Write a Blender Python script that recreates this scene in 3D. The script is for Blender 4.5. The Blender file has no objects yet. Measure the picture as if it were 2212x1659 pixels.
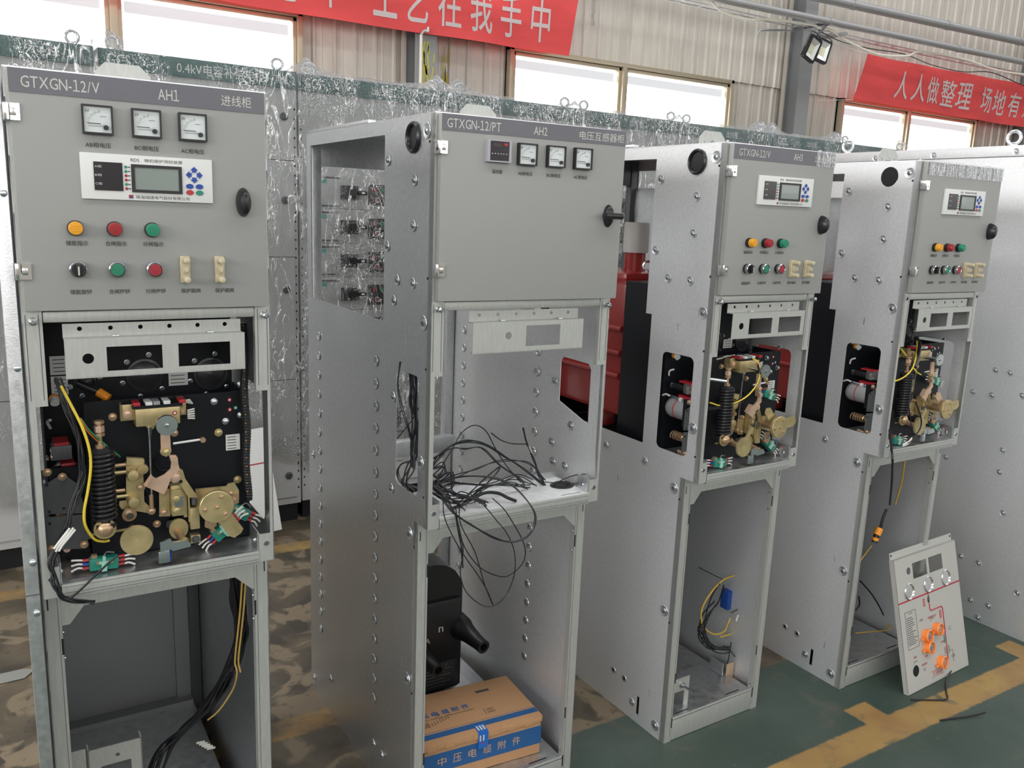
import bpy, bmesh, math, random
from mathutils import Vector, Matrix, noise
from mathutils.geometry import tessellate_polygon
PI = math.pi
random.seed(7)
sc = bpy.context.scene
C = sc.collection

# ------------------------------------------------------------------ camera, world, lights, exposure
cam = bpy.data.cameras.new('camera'); camo = bpy.data.objects.new('camera', cam); C.objects.link(camo)
cam.sensor_width = 36.0; cam.lens = 36.0 * 1822.23 / 2212.0; cam.clip_start = .05; cam.clip_end = 100
camo.matrix_world = Matrix(((0.855964, 0.070337, -0.512228, 0), (-0.515588, 0.190173, -0.835466, 0), (0.038648, 0.979228, 0.199046, 1.6012), (0, 0, 0, 1)))
sc.camera = camo
sc.view_settings.view_transform = 'Standard'; sc.view_settings.look = 'None'
sc.view_settings.exposure = 0.12; sc.view_settings.gamma = 1.0; sc.view_settings.use_curve_mapping = False

w = bpy.data.worlds.new('hall_daylight'); sc.world = w; w.use_nodes = True
nt = w.node_tree; nt.nodes.clear()
wo = nt.nodes.new('ShaderNodeOutputWorld'); bg = nt.nodes.new('ShaderNodeBackground')
tc = nt.nodes.new('ShaderNodeTexCoord'); sx = nt.nodes.new('ShaderNodeSeparateXYZ'); rp = nt.nodes.new('ShaderNodeValToRGB')
nt.links.new(tc.outputs['Generated'], sx.inputs[0]); nt.links.new(sx.outputs['Z'], rp.inputs[0])
rp.color_ramp.elements[0].position = 0.0; rp.color_ramp.elements[0].color = (.50, .50, .50, 1)
rp.color_ramp.elements[1].position = .6; rp.color_ramp.elements[1].color = (.84, .86, .89, 1)
nt.links.new(rp.outputs[0], bg.inputs[0]); bg.inputs[1].default_value = 0.46
nt.links.new(bg.outputs[0], wo.inputs[0])

def area(name, loc, rot, sx_, sy_, power, col=(1, 1, 1)):
    l = bpy.data.lights.new(name, 'AREA'); l.shape = 'RECTANGLE'; l.size = sx_; l.size_y = sy_; l.energy = power; l.color = col
    o = bpy.data.objects.new(name, l); C.objects.link(o); o.location = loc; o.rotation_euler = rot; return o
area('roof_skylight', (1.5, -1.5, 7.4), (0, 0, 0), 16, 1.6, 330)
area('roof_skylight', (6, 5.0, 7.4), (0, 0, 0), 22, 1.2, 380)

# ------------------------------------------------------------------ materials
MT = {}
def mat(name, col, rough=.5, metal=0., bump=0., bscale=60., var=0., vscale=8., spec=.5, emit=None, alpha=None, rvar=0., coat=0., stretch=None, trans=0.):
    if name in MT: return MT[name]
    m = bpy.data.materials.new(name); m.use_nodes = True; n = m.node_tree; b = n.nodes['Principled BSDF']
    b.inputs['Base Color'].default_value = (*col, 1); b.inputs['Roughness'].default_value = rough; b.inputs['Metallic'].default_value = metal
    b.inputs['Specular IOR Level'].default_value = spec; b.inputs['Coat Weight'].default_value = coat
    if trans: b.inputs['Transmission Weight'].default_value = trans
    if emit: b.inputs['Emission Color'].default_value = (*emit[0], 1); b.inputs['Emission Strength'].default_value = emit[1]
    if alpha is not None: b.inputs['Alpha'].default_value = alpha
    t = n.nodes.new('ShaderNodeTexCoord')
    src = t.outputs['Object']
    if stretch:
        mp = n.nodes.new('ShaderNodeMapping'); mp.inputs['Scale'].default_value = stretch; n.links.new(src, mp.inputs[0]); src = mp.outputs[0]
    if var or rvar:
        ns = n.nodes.new('ShaderNodeTexNoise'); ns.inputs['Scale'].default_value = vscale; ns.inputs['Detail'].default_value = 4; n.links.new(src, ns.inputs['Vector'])
        if var:
            r = n.nodes.new('ShaderNodeMapRange'); r.inputs[1].default_value = .3; r.inputs[2].default_value = .7; r.inputs[3].default_value = 1 - var; r.inputs[4].default_value = 1 + var
            mx = n.nodes.new('ShaderNodeMix'); mx.data_type = 'RGBA'; mx.blend_type = 'MULTIPLY'; mx.inputs[0].default_value = 1
            mx.inputs[6].default_value = (*col, 1); n.links.new(ns.outputs['Fac'], r.inputs[0]); n.links.new(r.outputs[0], mx.inputs[7]); n.links.new(mx.outputs[2], b.inputs['Base Color'])
        if rvar:
            r = n.nodes.new('ShaderNodeMapRange'); r.inputs[1].default_value = .3; r.inputs[2].default_value = .7; r.inputs[3].default_value = rough - rvar; r.inputs[4].default_value = rough + rvar
            n.links.new(ns.outputs['Fac'], r.inputs[0]); n.links.new(r.outputs[0], b.inputs['Roughness'])
    if bump:
        nb = n.nodes.new('ShaderNodeTexNoise'); nb.inputs['Scale'].default_value = bscale; nb.inputs['Detail'].default_value = 3; n.links.new(src, nb.inputs['Vector'])
        bp = n.nodes.new('ShaderNodeBump'); bp.inputs['Strength'].default_value = bump; bp.inputs['Distance'].default_value = .002
        n.links.new(nb.outputs['Fac'], bp.inputs['Height']); n.links.new(bp.outputs[0], b.inputs['Normal'])
    MT[name] = m; return m

galv = mat('galvanised_sheet', (.70, .715, .73), .36, .95, bump=.12, bscale=260, var=.07, vscale=90, rvar=.06)
galv_m = mat('matt_galvanised_sheet', (.76, .77, .78), .52, .72, bump=.22, bscale=180, var=.06, vscale=120, rvar=.07)
galv_floor = mat('galvanised_tray', (.60, .61, .62), .36, .92, bump=.15, bscale=160, var=.12, vscale=40, rvar=.1)
frame = mat('aluzinc_frame', (.50, .51, .485), .48, .55, bump=.08, bscale=200, var=.06, vscale=30, stretch=(6, 6, 1))
doorg = mat('light_grey_powder_coat', (.31, .315, .302), .5, 0, bump=.02, bscale=700)
strip = mat('dark_violet_grey_nameplate', (.135, .135, .155), .38, 0, var=.1, vscale=6)
lett = mat('pale_lettering', (.58, .57, .52), .6)
ink = mat('black_print', (.045, .045, .045), .6)
white = mat('white_label', (.72, .73, .71), .5)
chrome = mat('chrome', (.8, .8, .8), .13, 1)
zinc = mat('bright_zinc', (.62, .68, .70), .25, 1)
steel = mat('steel_bolt', (.5, .52, .55), .25, 1)
black = mat('black_plastic', (.012, .012, .014), .38)
blackp = mat('black_painted_steel', (.010, .011, .014), .4, 0, bump=.02, bscale=300, spec=.22)
rubber = mat('black_rubber', (.012, .012, .014), .3)
wireb = mat('black_wire', (.012, .012, .016), .33)
wirey = mat('yellow_wire', (.72, .55, .05), .4)
wirer = mat('red_wire', (.5, .03, .03), .4)
wireg = mat('green_wire', (.02, .25, .1), .4)
wireo = mat('orange_wire', (.75, .28, .03), .4)
wirew = mat('white_wire', (.7, .7, .66), .45)
gold = mat('yellow_zinc_plate', (.55, .45, .235), .38, .7, var=.16, vscale=35, rvar=.06)
pink = mat('pinkish_zinc_plate', (.72, .50, .37), .38, .65, var=.12, vscale=40)
bronze = mat('bronze_bolt', (.55, .38, .24), .35, .75)
greenp = mat('green_plastic', (.015, .21, .15), .35)
mint = mat('mint_plastic', (.30, .55, .46), .4)
redp = mat('red_plastic', (.42, .02, .03), .35)
bluep = mat('blue_plastic', (.01, .05, .32), .35)
orangep = mat('orange_plastic', (.85, .30, .02), .35)
amber = mat('amber_lens', (.80, .36, .015), .22, coat=.5)
redl = mat('red_lens', (.33, .012, .02), .22, coat=.5)
greenl = mat('green_lens', (.01, .24, .13), .22, coat=.5)
greenc = mat('green_cap', (.012, .19, .10), .45)
redc = mat('red_cap', (.32, .015, .03), .45)
ivory = mat('ivory_terminal', (.55, .48, .32), .4)
lcd = mat('lcd_screen', (.23, .27, .25), .2, coat=.3)
darkwin = mat('dark_display', (.02, .017, .022), .18)
plate = mat('meter_face', (.62, .66, .66), .35, coat=.25)
epoxy = mat('red_epoxy', (.32, .028, .025), .25, 0, coat=.2)
milky = mat('milky_insulator', (.62, .60, .57), .4)
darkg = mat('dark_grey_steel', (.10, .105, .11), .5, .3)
cardboard = mat('brown_cardboard', (.42, .235, .115), .75, 0, var=.05, vscale=30, stretch=(1, 12, 12))
cblue = mat('blue_print', (.012, .085, .24), .6)
tape = mat('blue_seal', (.015, .13, .48), .4)
gcsbody = mat('cabinet_grey_coat', (.50, .505, .50), .45)
gcshead = mat('green_header', (.085, .165, .155), .42)
teal = mat('teal_tag', (.12, .42, .36), .5)
lit_tray = mat('lit_galvanised_shelf', (.92, .93, .93), .36, .3, bump=.15, bscale=160, var=.10, vscale=40)  # lit copy of the galvanised tray, reflected glare put into its pale base
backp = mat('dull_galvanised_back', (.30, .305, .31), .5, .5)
shadowgap = mat('black_gap', (.01, .01, .01), .8)

def film_mat(name='clear_plastic_film', st=.8, mul=.75, cr=.8, lo=0.):
    m = bpy.data.materials.new(name); m.use_nodes = True; n = m.node_tree; n.nodes.clear()
    o = n.nodes.new('ShaderNodeOutputMaterial'); t = n.nodes.new('ShaderNodeBsdfTransparent'); g = n.nodes.new('ShaderNodeBsdfGlossy'); d = n.nodes.new('ShaderNodeBsdfDiffuse')
    t.inputs[0].default_value = (.97, .98, .98, 1); g.inputs['Roughness'].default_value = .09; g.inputs[0].default_value = (.95, .95, .95, 1); d.inputs[0].default_value = (.75, .76, .77, 1)
    tx = n.nodes.new('ShaderNodeTexCoord'); mp = n.nodes.new('ShaderNodeMapping'); mp.inputs['Scale'].default_value = (14, 14, 4)
    ns = n.nodes.new('ShaderNodeTexNoise'); ns.inputs['Scale'].default_value = 1.3; ns.inputs['Detail'].default_value = 4; ns.inputs['Distortion'].default_value = 1.2
    bp = n.nodes.new('ShaderNodeBump'); bp.inputs['Strength'].default_value = st; bp.inputs['Distance'].default_value = .05
    n.links.new(tx.outputs['Object'], mp.inputs[0]); n.links.new(mp.outputs[0], ns.inputs['Vector'])
    n2 = n.nodes.new('ShaderNodeTexNoise'); n2.inputs['Scale'].default_value = 5.5; n2.inputs['Detail'].default_value = 3; n2.inputs['Distortion'].default_value = 1.5; n.links.new(mp.outputs[0], n2.inputs['Vector'])
    am = n.nodes.new('ShaderNodeMath'); am.operation = 'MULTIPLY_ADD'; am.inputs[1].default_value = .35; n.links.new(n2.outputs['Fac'], am.inputs[0]); n.links.new(ns.outputs['Fac'], am.inputs[2]); n.links.new(am.outputs[0], bp.inputs['Height']); n.links.new(bp.outputs[0], g.inputs['Normal'])
    m1 = n.nodes.new('ShaderNodeMixShader'); m1.inputs[0].default_value = .3; m2 = n.nodes.new('ShaderNodeMixShader')
    fr = n.nodes.new('ShaderNodeFresnel'); fr.inputs[0].default_value = 1.45; n.links.new(bp.outputs[0], fr.inputs['Normal'])
    def mth(op, x, y, z=None):
        q = n.nodes.new('ShaderNodeMath'); q.operation = op; q.use_clamp = op in ('MULTIPLY', 'MAXIMUM')
        for i, v in enumerate((x, y, z)):
            if v is None: continue
            if isinstance(v, (int, float)): q.inputs[i].default_value = v
            else: n.links.new(v, q.inputs[i])
        return q.outputs[0]
    def noise_(scale, det, dis, src): q = n.nodes.new('ShaderNodeTexNoise'); q.inputs['Scale'].default_value = scale; q.inputs['Detail'].default_value = det; q.inputs['Distortion'].default_value = dis; n.links.new(src, q.inputs['Vector']); return q.outputs['Fac']
    def crease_glint(src, scale, wd, dis, msrc, mscale, lo, hi):  # white lines along the folds: whitening that also paints in crinkle highlights
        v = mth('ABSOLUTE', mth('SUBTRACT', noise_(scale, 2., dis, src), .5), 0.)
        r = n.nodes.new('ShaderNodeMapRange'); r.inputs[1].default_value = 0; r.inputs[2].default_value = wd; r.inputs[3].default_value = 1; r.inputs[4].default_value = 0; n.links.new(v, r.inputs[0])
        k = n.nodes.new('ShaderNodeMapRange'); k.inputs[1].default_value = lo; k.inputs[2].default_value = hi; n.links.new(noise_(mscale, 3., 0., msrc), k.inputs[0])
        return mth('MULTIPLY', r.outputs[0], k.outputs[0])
    c1 = crease_glint(mp.outputs[0], .9, .026, 1.2, tx.outputs['Object'], 3.2, .42 - lo, .60 - lo)
    c2 = crease_glint(tx.outputs['Object'], 38., .035, 2., tx.outputs['Object'], 4., .50 - lo * 1.2, .60 - lo)
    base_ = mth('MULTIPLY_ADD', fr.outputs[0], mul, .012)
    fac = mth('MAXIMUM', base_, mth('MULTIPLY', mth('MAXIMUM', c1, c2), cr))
    n.links.new(g.outputs[0], m1.inputs[1]); n.links.new(d.outputs[0], m1.inputs[2])
    n.links.new(fac, m2.inputs[0]); n.links.new(t.outputs[0], m2.inputs[1]); n.links.new(m1.outputs[0], m2.inputs[2]); n.links.new(m2.outputs[0], o.inputs[0])
    return m
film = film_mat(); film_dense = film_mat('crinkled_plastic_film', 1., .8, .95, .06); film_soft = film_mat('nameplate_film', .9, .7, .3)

# ------------------------------------------------------------------ mesh helpers
def fnY(t): return lambda a, b: (a, t, b)
class MB:
    def __init__(s): s.v = []; s.f = []; s.k = []; s.m = []
    def mi(s, m):
        if m not in s.m: s.m.append(m)
        return s.m.index(m)
    def add(s, vs, fs, m):
        o = len(s.v); s.v += [tuple(q) for q in vs]; k = s.mi(m)
        for f in fs: s.f.append(tuple(i + o for i in f)); s.k.append(k)
        return s
    def box(s, x0, x1, y0, y1, z0, z1, m, b=0.):
        if x0 > x1: x0, x1 = x1, x0
        if y0 > y1: y0, y1 = y1, y0
        if z0 > z1: z0, z1 = z1, z0
        b = min(b, (x1 - x0) * .45, (y1 - y0) * .45, (z1 - z0) * .45)
        if b <= 0:
            vs = [(x, y, z) for x in (x0, x1) for y in (y0, y1) for z in (z0, z1)]
            return s.add(vs, [(0, 1, 3, 2), (4, 6, 7, 5), (0, 4, 5, 1), (2, 3, 7, 6), (0, 2, 6, 4), (1, 5, 7, 3)], m)
        bm = bmesh.new(); bmesh.ops.create_cube(bm, size=1)
        for q in bm.verts: q.co = Vector(((x0 + x1) / 2 + q.co.x * (x1 - x0), (y0 + y1) / 2 + q.co.y * (y1 - y0), (z0 + z1) / 2 + q.co.z * (z1 - z0)))
        bmesh.ops.bevel(bm, geom=bm.edges[:], offset=b, segments=2, affect='EDGES', profile=.6)
        bm.verts.index_update(); s.add([q.co[:] for q in bm.verts], [[q.index for q in f.verts] for f in bm.faces], m); bm.free(); return s
    def plate(s, outline, t0, t1, m, axis='y', holes=()):
        mp = {'y': lambda a, b, t: (a, t, b), 'x': lambda a, b, t: (t, a, b), 'z': lambda a, b, t: (a, b, t)}[axis]
        loops = [list(outline)] + [list(h) for h in holes]
        tri = tessellate_polygon([[Vector((a, b, 0)) for a, b in L] for L in loops])
        flat = [p for L in loops for p in L]; n = len(flat)
        vs = [mp(a, b, t0) for a, b in flat] + [mp(a, b, t1) for a, b in flat]
        fs = [tuple(t) for t in tri] + [tuple(i + n for i in reversed(t)) for t in tri]
        o = 0
        for L in loops:
            k = len(L)
            for i in range(k):
                j = (i + 1) % k; fs.append((o + i, o + j, o + j + n, o + i + n))
            o += k
        return s.add(vs, fs, m)
    def lathe(s, prof, o, axis, m, n=20):
        ax = Vector(axis).normalized(); a = ax.orthogonal().normalized(); b = ax.cross(a); o = Vector(o)
        vs = []; fs = []
        for r, h in prof:
            for i in range(n):
                t = 2 * PI * i / n; vs.append(o + ax * h + (a * math.cos(t) + b * math.sin(t)) * r)
        for j in range(len(prof) - 1):
            for i in range(n):
                fs.append((j * n + i, j * n + (i + 1) % n, (j + 1) * n + (i + 1) % n, (j + 1) * n + i))
        fs.append(tuple(range(n))); fs.append(tuple(range((len(prof) - 1) * n, len(prof) * n)))
        return s.add(vs, fs, m)
    def cyl(s, p0, p1, r, m, n=14, r1=None):
        d = Vector(p1) - Vector(p0); return s.lathe([(r, 0), (r if r1 is None else r1, d.length)], p0, d, m, n)
    def tube(s, pts, r, m, n=7, sub=5, closed=False):
        P = [Vector(p) for p in pts]; Q = []
        k = len(P)
        if k > 2 and sub > 1:
            rng = range(k if closed else k - 1)
            for i in rng:
                p0, p1, p2, p3 = (P[(i - 1) % k] if (closed or i > 0) else P[0] * 2 - P[1]), P[i], P[(i + 1) % k], (P[(i + 2) % k] if (closed or i + 2 < k) else P[-1] * 2 - P[-2])
                for j in range(sub):
                    t = j / sub; Q.append(.5 * ((2 * p1) + (p2 - p0) * t + (2 * p0 - 5 * p1 + 4 * p2 - p3) * t * t + (3 * p1 - p0 - 3 * p2 + p3) * t ** 3))
            if not closed: Q.append(P[-1])
        else: Q = P
        vs = []; fs = []; K = len(Q); up = None
        for i, q in enumerate(Q):
            d = (Q[(i + 1) % K] if (closed or i < K - 1) else q * 2 - Q[i - 1]) - (Q[i - 1] if (closed or i > 0) else q * 2 - Q[1])
            if d.length < 1e-9: d = Vector((0, 0, 1))
            d.normalize()
            up = d.orthogonal().normalized() if up is None else (up - d * up.dot(d))
            if up.length < 1e-6: up = d.orthogonal()
            up.normalize(); bb = d.cross(up)
            for a in range(n): t = 2 * PI * a / n; vs.append(q + (up * math.cos(t) + bb * math.sin(t)) * r)
        for i in range(K if closed else K - 1):
            for a in range(n): fs.append((i * n + a, i * n + (a + 1) % n, ((i + 1) % K) * n + (a + 1) % n, ((i + 1) % K) * n + a))
        if not closed: fs += [tuple(range(n)), tuple(range((K - 1) * n, K * n))]
        return s.add(vs, fs, m)
    def ring(s, o, axis, R, r, m, n=22, k=8):
        ax = Vector(axis).normalized(); a = ax.orthogonal().normalized(); b = ax.cross(a); o = Vector(o)
        return s.tube([o + (a * math.cos(2 * PI * i / n) + b * math.sin(2 * PI * i / n)) * R for i in range(n)], r, m, k, 1, True)
    def _glyphs(s, body, bold, shear, res):
        def one(t):
            cu = bpy.data.curves.new('t', 'FONT'); cu.body = t; cu.size = 1; cu.resolution_u = res; cu.offset = bold; cu.shear = shear; cu.fill_mode = 'FRONT'
            o = bpy.data.objects.new('t', cu); me = o.to_mesh()
            V = [q.co[:2] for q in me.vertices]; F = [tuple(p.vertices) for p in me.polygons]; o.to_mesh_clear(); bpy.data.objects.remove(o); bpy.data.curves.remove(cu)
            return V, F
        if '1' not in body: return one(body)
        V = []; F = []; x = 0.
        for ch in body:                      # a figure one with a flag, set letter by letter
            if ch == ' ': x += .3; continue
            v, f = one('\uff11' if ch == '1' else ch)
            if not v: continue
            mn, mx = min(q[0] for q in v), max(q[0] for q in v); k = 1.
            ky = 1.
            if ch == '1': lo = min(q[1] for q in v); ky = .715 / (max(q[1] for q in v) - lo); v = [(q[0], (q[1] - lo) * ky) for q in v]
            o = len(V); V += [(q[0] - mn + x, q[1]) for q in v]; F += [tuple(i + o for i in g) for g in f]; x += mx - mn + .085
        return V, F
    def text(s, body, x0, y0, x1, y1, fn, m, bold=0., shear=0., res=2):
        V, F = s._glyphs(body, bold, shear, res)
        if not V: return s
        ax, bx = min(q[0] for q in V), max(q[0] for q in V); ay, by = min(q[1] for q in V), max(q[1] for q in V)
        kx = (x1 - x0) / max(bx - ax, 1e-6); ky = (y1 - y0) / max(by - ay, 1e-6)
        if y1 == y0: ky = kx
        return s.add([fn(x0 + (q[0] - ax) * kx, y0 + (q[1] - ay) * ky) for q in V], F, m)
    def xf(s, M, i0=0):
        for i in range(i0, len(s.v)): s.v[i] = tuple(M @ Vector(s.v[i]))
        return s
    def build(s, name, parent=None, smooth=.6, label=None):
        me = bpy.data.meshes.new(name); me.from_pydata(s.v, [], s.f)
        for m in s.m: me.materials.append(m)
        me.polygons.foreach_set('material_index', s.k)
        bm = bmesh.new(); bm.from_mesh(me); bmesh.ops.recalc_face_normals(bm, faces=bm.faces[:]); bm.to_mesh(me); bm.free()
        me.shade_smooth(); me.set_sharp_from_angle(angle=smooth)
        o = bpy.data.objects.new(name, me); C.objects.link(o)
        if parent: o.parent = parent
        if label: o['label'] = label
        return o
def tag(o, label, cat, group=None, kind=None):
    o['label'] = label; o['category'] = cat
    if group: o['group'] = group
    if kind: o['kind'] = kind
    return o
def empty(name, loc, rz=0., label=None, cat=None, group=None):
    o = bpy.data.objects.new(name, None); C.objects.link(o); o.location = loc; o.rotation_euler = (0, 0, rz); o.empty_display_size = .1
    if label: tag(o, label, cat, group)
    return o
def struct(mb, name, label=None):
    o = mb.build(name); o['kind'] = 'structure'
    if label: o['label'] = label
    return o
def dup(o, parent, M=None):
    c = o.copy(); C.objects.link(c); c.parent = parent
    if M: c.matrix_local = M
    return c
def rrect(a0, a1, b0, b1, r, n=5):
    o = []
    for cx, cy, t in ((a1 - r, b1 - r, 0), (a0 + r, b1 - r, 90), (a0 + r, b0 + r, 180), (a1 - r, b0 + r, 270)):
        for i in range(n + 1): q = math.radians(t + 90 * i / n); o.append((cx + r * math.cos(q), cy + r * math.sin(q)))
    return o
def circ(a, b, r, n=20, rb=None): return [(a + r * math.cos(2 * PI * i / n), b + (rb or r) * math.sin(2 * PI * i / n)) for i in range(n)]
def rect(a0, a1, b0, b1): return [(a0, b0), (a1, b0), (a1, b1), (a0, b1)]

# ================================================================== SETTING
def floor_mat():
    m = bpy.data.materials.new('painted_concrete_floor'); m.use_nodes = True; n = m.node_tree; b = n.nodes['Principled BSDF']; L = n.links.new
    tc = n.nodes.new('ShaderNodeTexCoord'); P = tc.outputs['Object']
    def nz(scale, det=5, dis=0., st=(1, 1, 1)):
        mp = n.nodes.new('ShaderNodeMapping'); mp.inputs['Scale'].default_value = st; L(P, mp.inputs[0])
        q = n.nodes.new('ShaderNodeTexNoise'); q.inputs['Scale'].default_value = scale; q.inputs['Detail'].default_value = det; q.inputs['Distortion'].default_value = dis; L(mp.outputs[0], q.inputs['Vector']); return q.outputs['Fac']
    def rng(x, a, b_, c=0., d=1.):
        r = n.nodes.new('ShaderNodeMapRange'); r.inputs[1].default_value = a; r.inputs[2].default_value = b_; r.inputs[3].default_value = c; r.inputs[4].default_value = d; L(x, r.inputs[0]); return r.outputs[0]
    def mix(f, a, c):
        x = n.nodes.new('ShaderNodeMix'); x.data_type = 'RGBA'
        if isinstance(f, float): x.inputs[0].default_value = f
        else: L(f, x.inputs[0])
        for i, q in ((6, a), (7, c)):
            if isinstance(q, tuple): x.inputs[i].default_value = (*q, 1)
            else: L(q, x.inputs[i])
        return x.outputs[2]
    def mth(op, a, c):
        x = n.nodes.new('ShaderNodeMath'); x.operation = op
        for i, q in ((0, a), (1, c)):
            if isinstance(q, (int, float)): x.inputs[i].default_value = q
            else: L(q, x.inputs[i])
        return x.outputs[0]
    sp = n.nodes.new('ShaderNodeSeparateXYZ'); L(P, sp.inputs[0]); X, Y = sp.outputs[0], sp.outputs[1]
    brown = mix(rng(nz(3.2, 8, .8), .40, .60), (.050, .041, .029), (.125, .098, .064))
    brown = mix(rng(nz(6, 9, .9), .51, .57, 0, .85), brown, (.22, .17, .11))
    brown = mix(rng(nz(26, 6), .60, .70, 0, .7), brown, (.05, .042, .03))
    green = mix(rng(nz(2.2, 6), .35, .65), (.036, .062, .048), (.062, .085, .070))
    green = mix(rng(nz(9, 8, 1.), .57, .70, 0, .55), green, (.10, .095, .075))
    green = mix(rng(nz(60, 4), .68, .74, 0, .6), green, (.17, .17, .15))
    edge = mth('ADD', Y, mth('MULTIPLY', mth('SUBTRACT', nz(30, 3), .5), .012))
    base = mix(rng(edge, 1.908, 1.918), green, brown)
    yel = mix(rng(nz(5, 7), .35, .65), (.29, .165, .06), (.37, .24, .075))
    yel = mix(rng(nz(14, 7, .6), .56, .68, 0, .6), yel, (.20, .14, .075))
    wear = rng(nz(7, 8, .4), .30, .40)
    def band(v, a, c, e=.004):
        j = mth('ADD', v, mth('MULTIPLY', mth('SUBTRACT', nz(45, 3), .5), .012))
        return mth('MULTIPLY', rng(j, a - e, a + e), rng(j, c - e, c + e, 1, 0))
    m1 = band(Y, 1.396, 1.502)
    t1 = mth('MULTIPLY', band(X, 2.338, 2.448), band(Y, 1.49, 1.592)); t2 = mth('MULTIPLY', band(X, 3.258, 3.366), band(Y, 1.49, 1.60))
    m2 = mth('MULTIPLY', band(Y, 2.302, 2.402), rng(X, .85, .9, 1, 0)); m3 = mth('MULTIPLY', band(Y, 3.70, 3.80), rng(X, 1.3, 1.4, 1, 0))
    hard = mth('MAXIMUM', m1, mth('MAXIMUM', t1, t2)); soft = mth('MULTIPLY', mth('MAXIMUM', m2, m3), rng(nz(6, 6), .38, .55))
    col = mix(mth('MAXIMUM', mth('MULTIPLY', hard, wear), mth('MULTIPLY', soft, .8)), base, yel)
    L(col, b.inputs['Base Color']); L(rng(nz(4, 5), .3, .7, .38, .62), b.inputs['Roughness'])
    bp = n.nodes.new('ShaderNodeBump'); bp.inputs['Strength'].default_value = .25; bp.inputs['Distance'].default_value = .004; L(nz(18, 6), bp.inputs['Height']); L(bp.outputs[0], b.inputs['Normal'])
    return m
fl = MB().box(-7, 20, -6, 8.3, -.2, 0, floor_mat()); struct(fl, 'floor')

wallm = mat('beige_corrugated_sheet', (.60, .56, .50), .40, .2, var=.10, vscale=3., stretch=(3, 3, .6))
def corr(mb, x0, x1, z0, z1, yb=8.0, pitch=.2, flip=1):
    # trapezoid ribs standing 24 mm proud of the sheet
    x = math.floor(x0 / pitch) * pitch; prof = []
    while x < x1 + pitch:
        for dx, dy in ((0, 0), (.012, -.024), (.034, -.024), (.046, 0), (.095, 0), (.099, -.004), (.107, -.004), (.111, 0)): prof.append((x + dx, yb + dy))
        x += pitch
    prof = [(min(max(a, x0), x1), b) for a, b in prof]
    n = len(prof); vs = [(a, b, z0) for a, b in prof] + [(a, b, z1) for a, b in prof] + [(x0, yb + .06, z0), (x1, yb + .06, z0), (x0, yb + .06, z1), (x1, yb + .06, z1)]
    fs = [(i, i + 1, n + i + 1, n + i) for i in range(n - 1)] + [(2 * n, 2 * n + 1, 2 * n + 3, 2 * n + 2)]
    mb.add(vs, fs, wallm)
WINS = [(-.70, 2.50, .945), (4.67, 7.86, 6.17), (9.88, 13.06, 11.36)]
WZ0, WZ1 = 1.75, 3.285
wb = MB(); corr(wb, -7, 20, 0, WZ0); corr(wb, -7, 20, WZ1, 7.5, yb=7.975)
xs = [-7] + [q for a, b, _ in WINS for q in (a, b)] + [20]
for i in range(0, len(xs), 2): corr(wb, xs[i], xs[i + 1], WZ0, WZ1)
for a, b in ((0, 1),): wb.box(-7, 20, 8.07, 8.12, 0, WZ0, wallm); wb.box(-7, 20, 8.07, 8.12, WZ1, 7.5, wallm)
wb.text('A-3WIDE', -.02, 0, .02, .30, lambda x, y: (5.72 + y * 0 + x, 7.949, 3.62 + y), mat('pencil_mark', (.2, .18, .15), .8))
struct(wb, 'wall_back')
sil = mat('champagne_aluminium', (.52, .45, .33), .36, .5)
pane = mat('bright_window_pane', (.9, .92, .95), .3, emit=((1., 1., 1.), 4.0))
panel_ = mat('window_blind_strip', (.25, .25, .26), .6, emit=((.9, .92, .95), .62))
for i, (a, b, mx) in enumerate(WINS):
    root = MB()
    y0, y1 = 7.90, 8.05
    root.box(a, b, y0, y1, WZ1 - .045, WZ1, sil, .006).box(a, b, y0, y1, WZ0, WZ0 + .06, sil, .006).box(a, a + .05, y0, y1, WZ0, WZ1, sil, .006).box(b - .05, b, y0, y1, WZ0, WZ1, sil, .006)
    for p, q in ((a + .05, mx - .03), (mx + .03, b - .05)):
        for zz in ((WZ1 - .085, WZ1 - .05), (WZ0 + .06, WZ0 + .1)): root.box(p, q, y0 + .03, y1 - .02, *zz, sil, .004)
        root.box(p, p + .035, y0 + .03, y1 - .02, WZ0 + .06, WZ1 - .05, sil, .004).box(q - .035, q, y0 + .03, y1 - .02, WZ0 + .06, WZ1 - .05, sil, .004)
    o = struct(root, 'window_%d' % (i + 1))
    MB().box(mx - .03, mx + .03, y0 - .005, y1, WZ0 + .06, WZ1 - .045, sil, .006).build('window_mullion', o)
    for p, q in ((a + .08, mx - .06), (mx + .06, b - .08)):
        MB().box(p, q, 8.0, 8.01, WZ0 + .1, WZ1 - .085, pane).build('window_pane', o)
        MB().box(p + .03, q - .03, 7.994, 7.999, WZ1 - .20, WZ1 - .11, panel_).build('window_blind', o)

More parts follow.
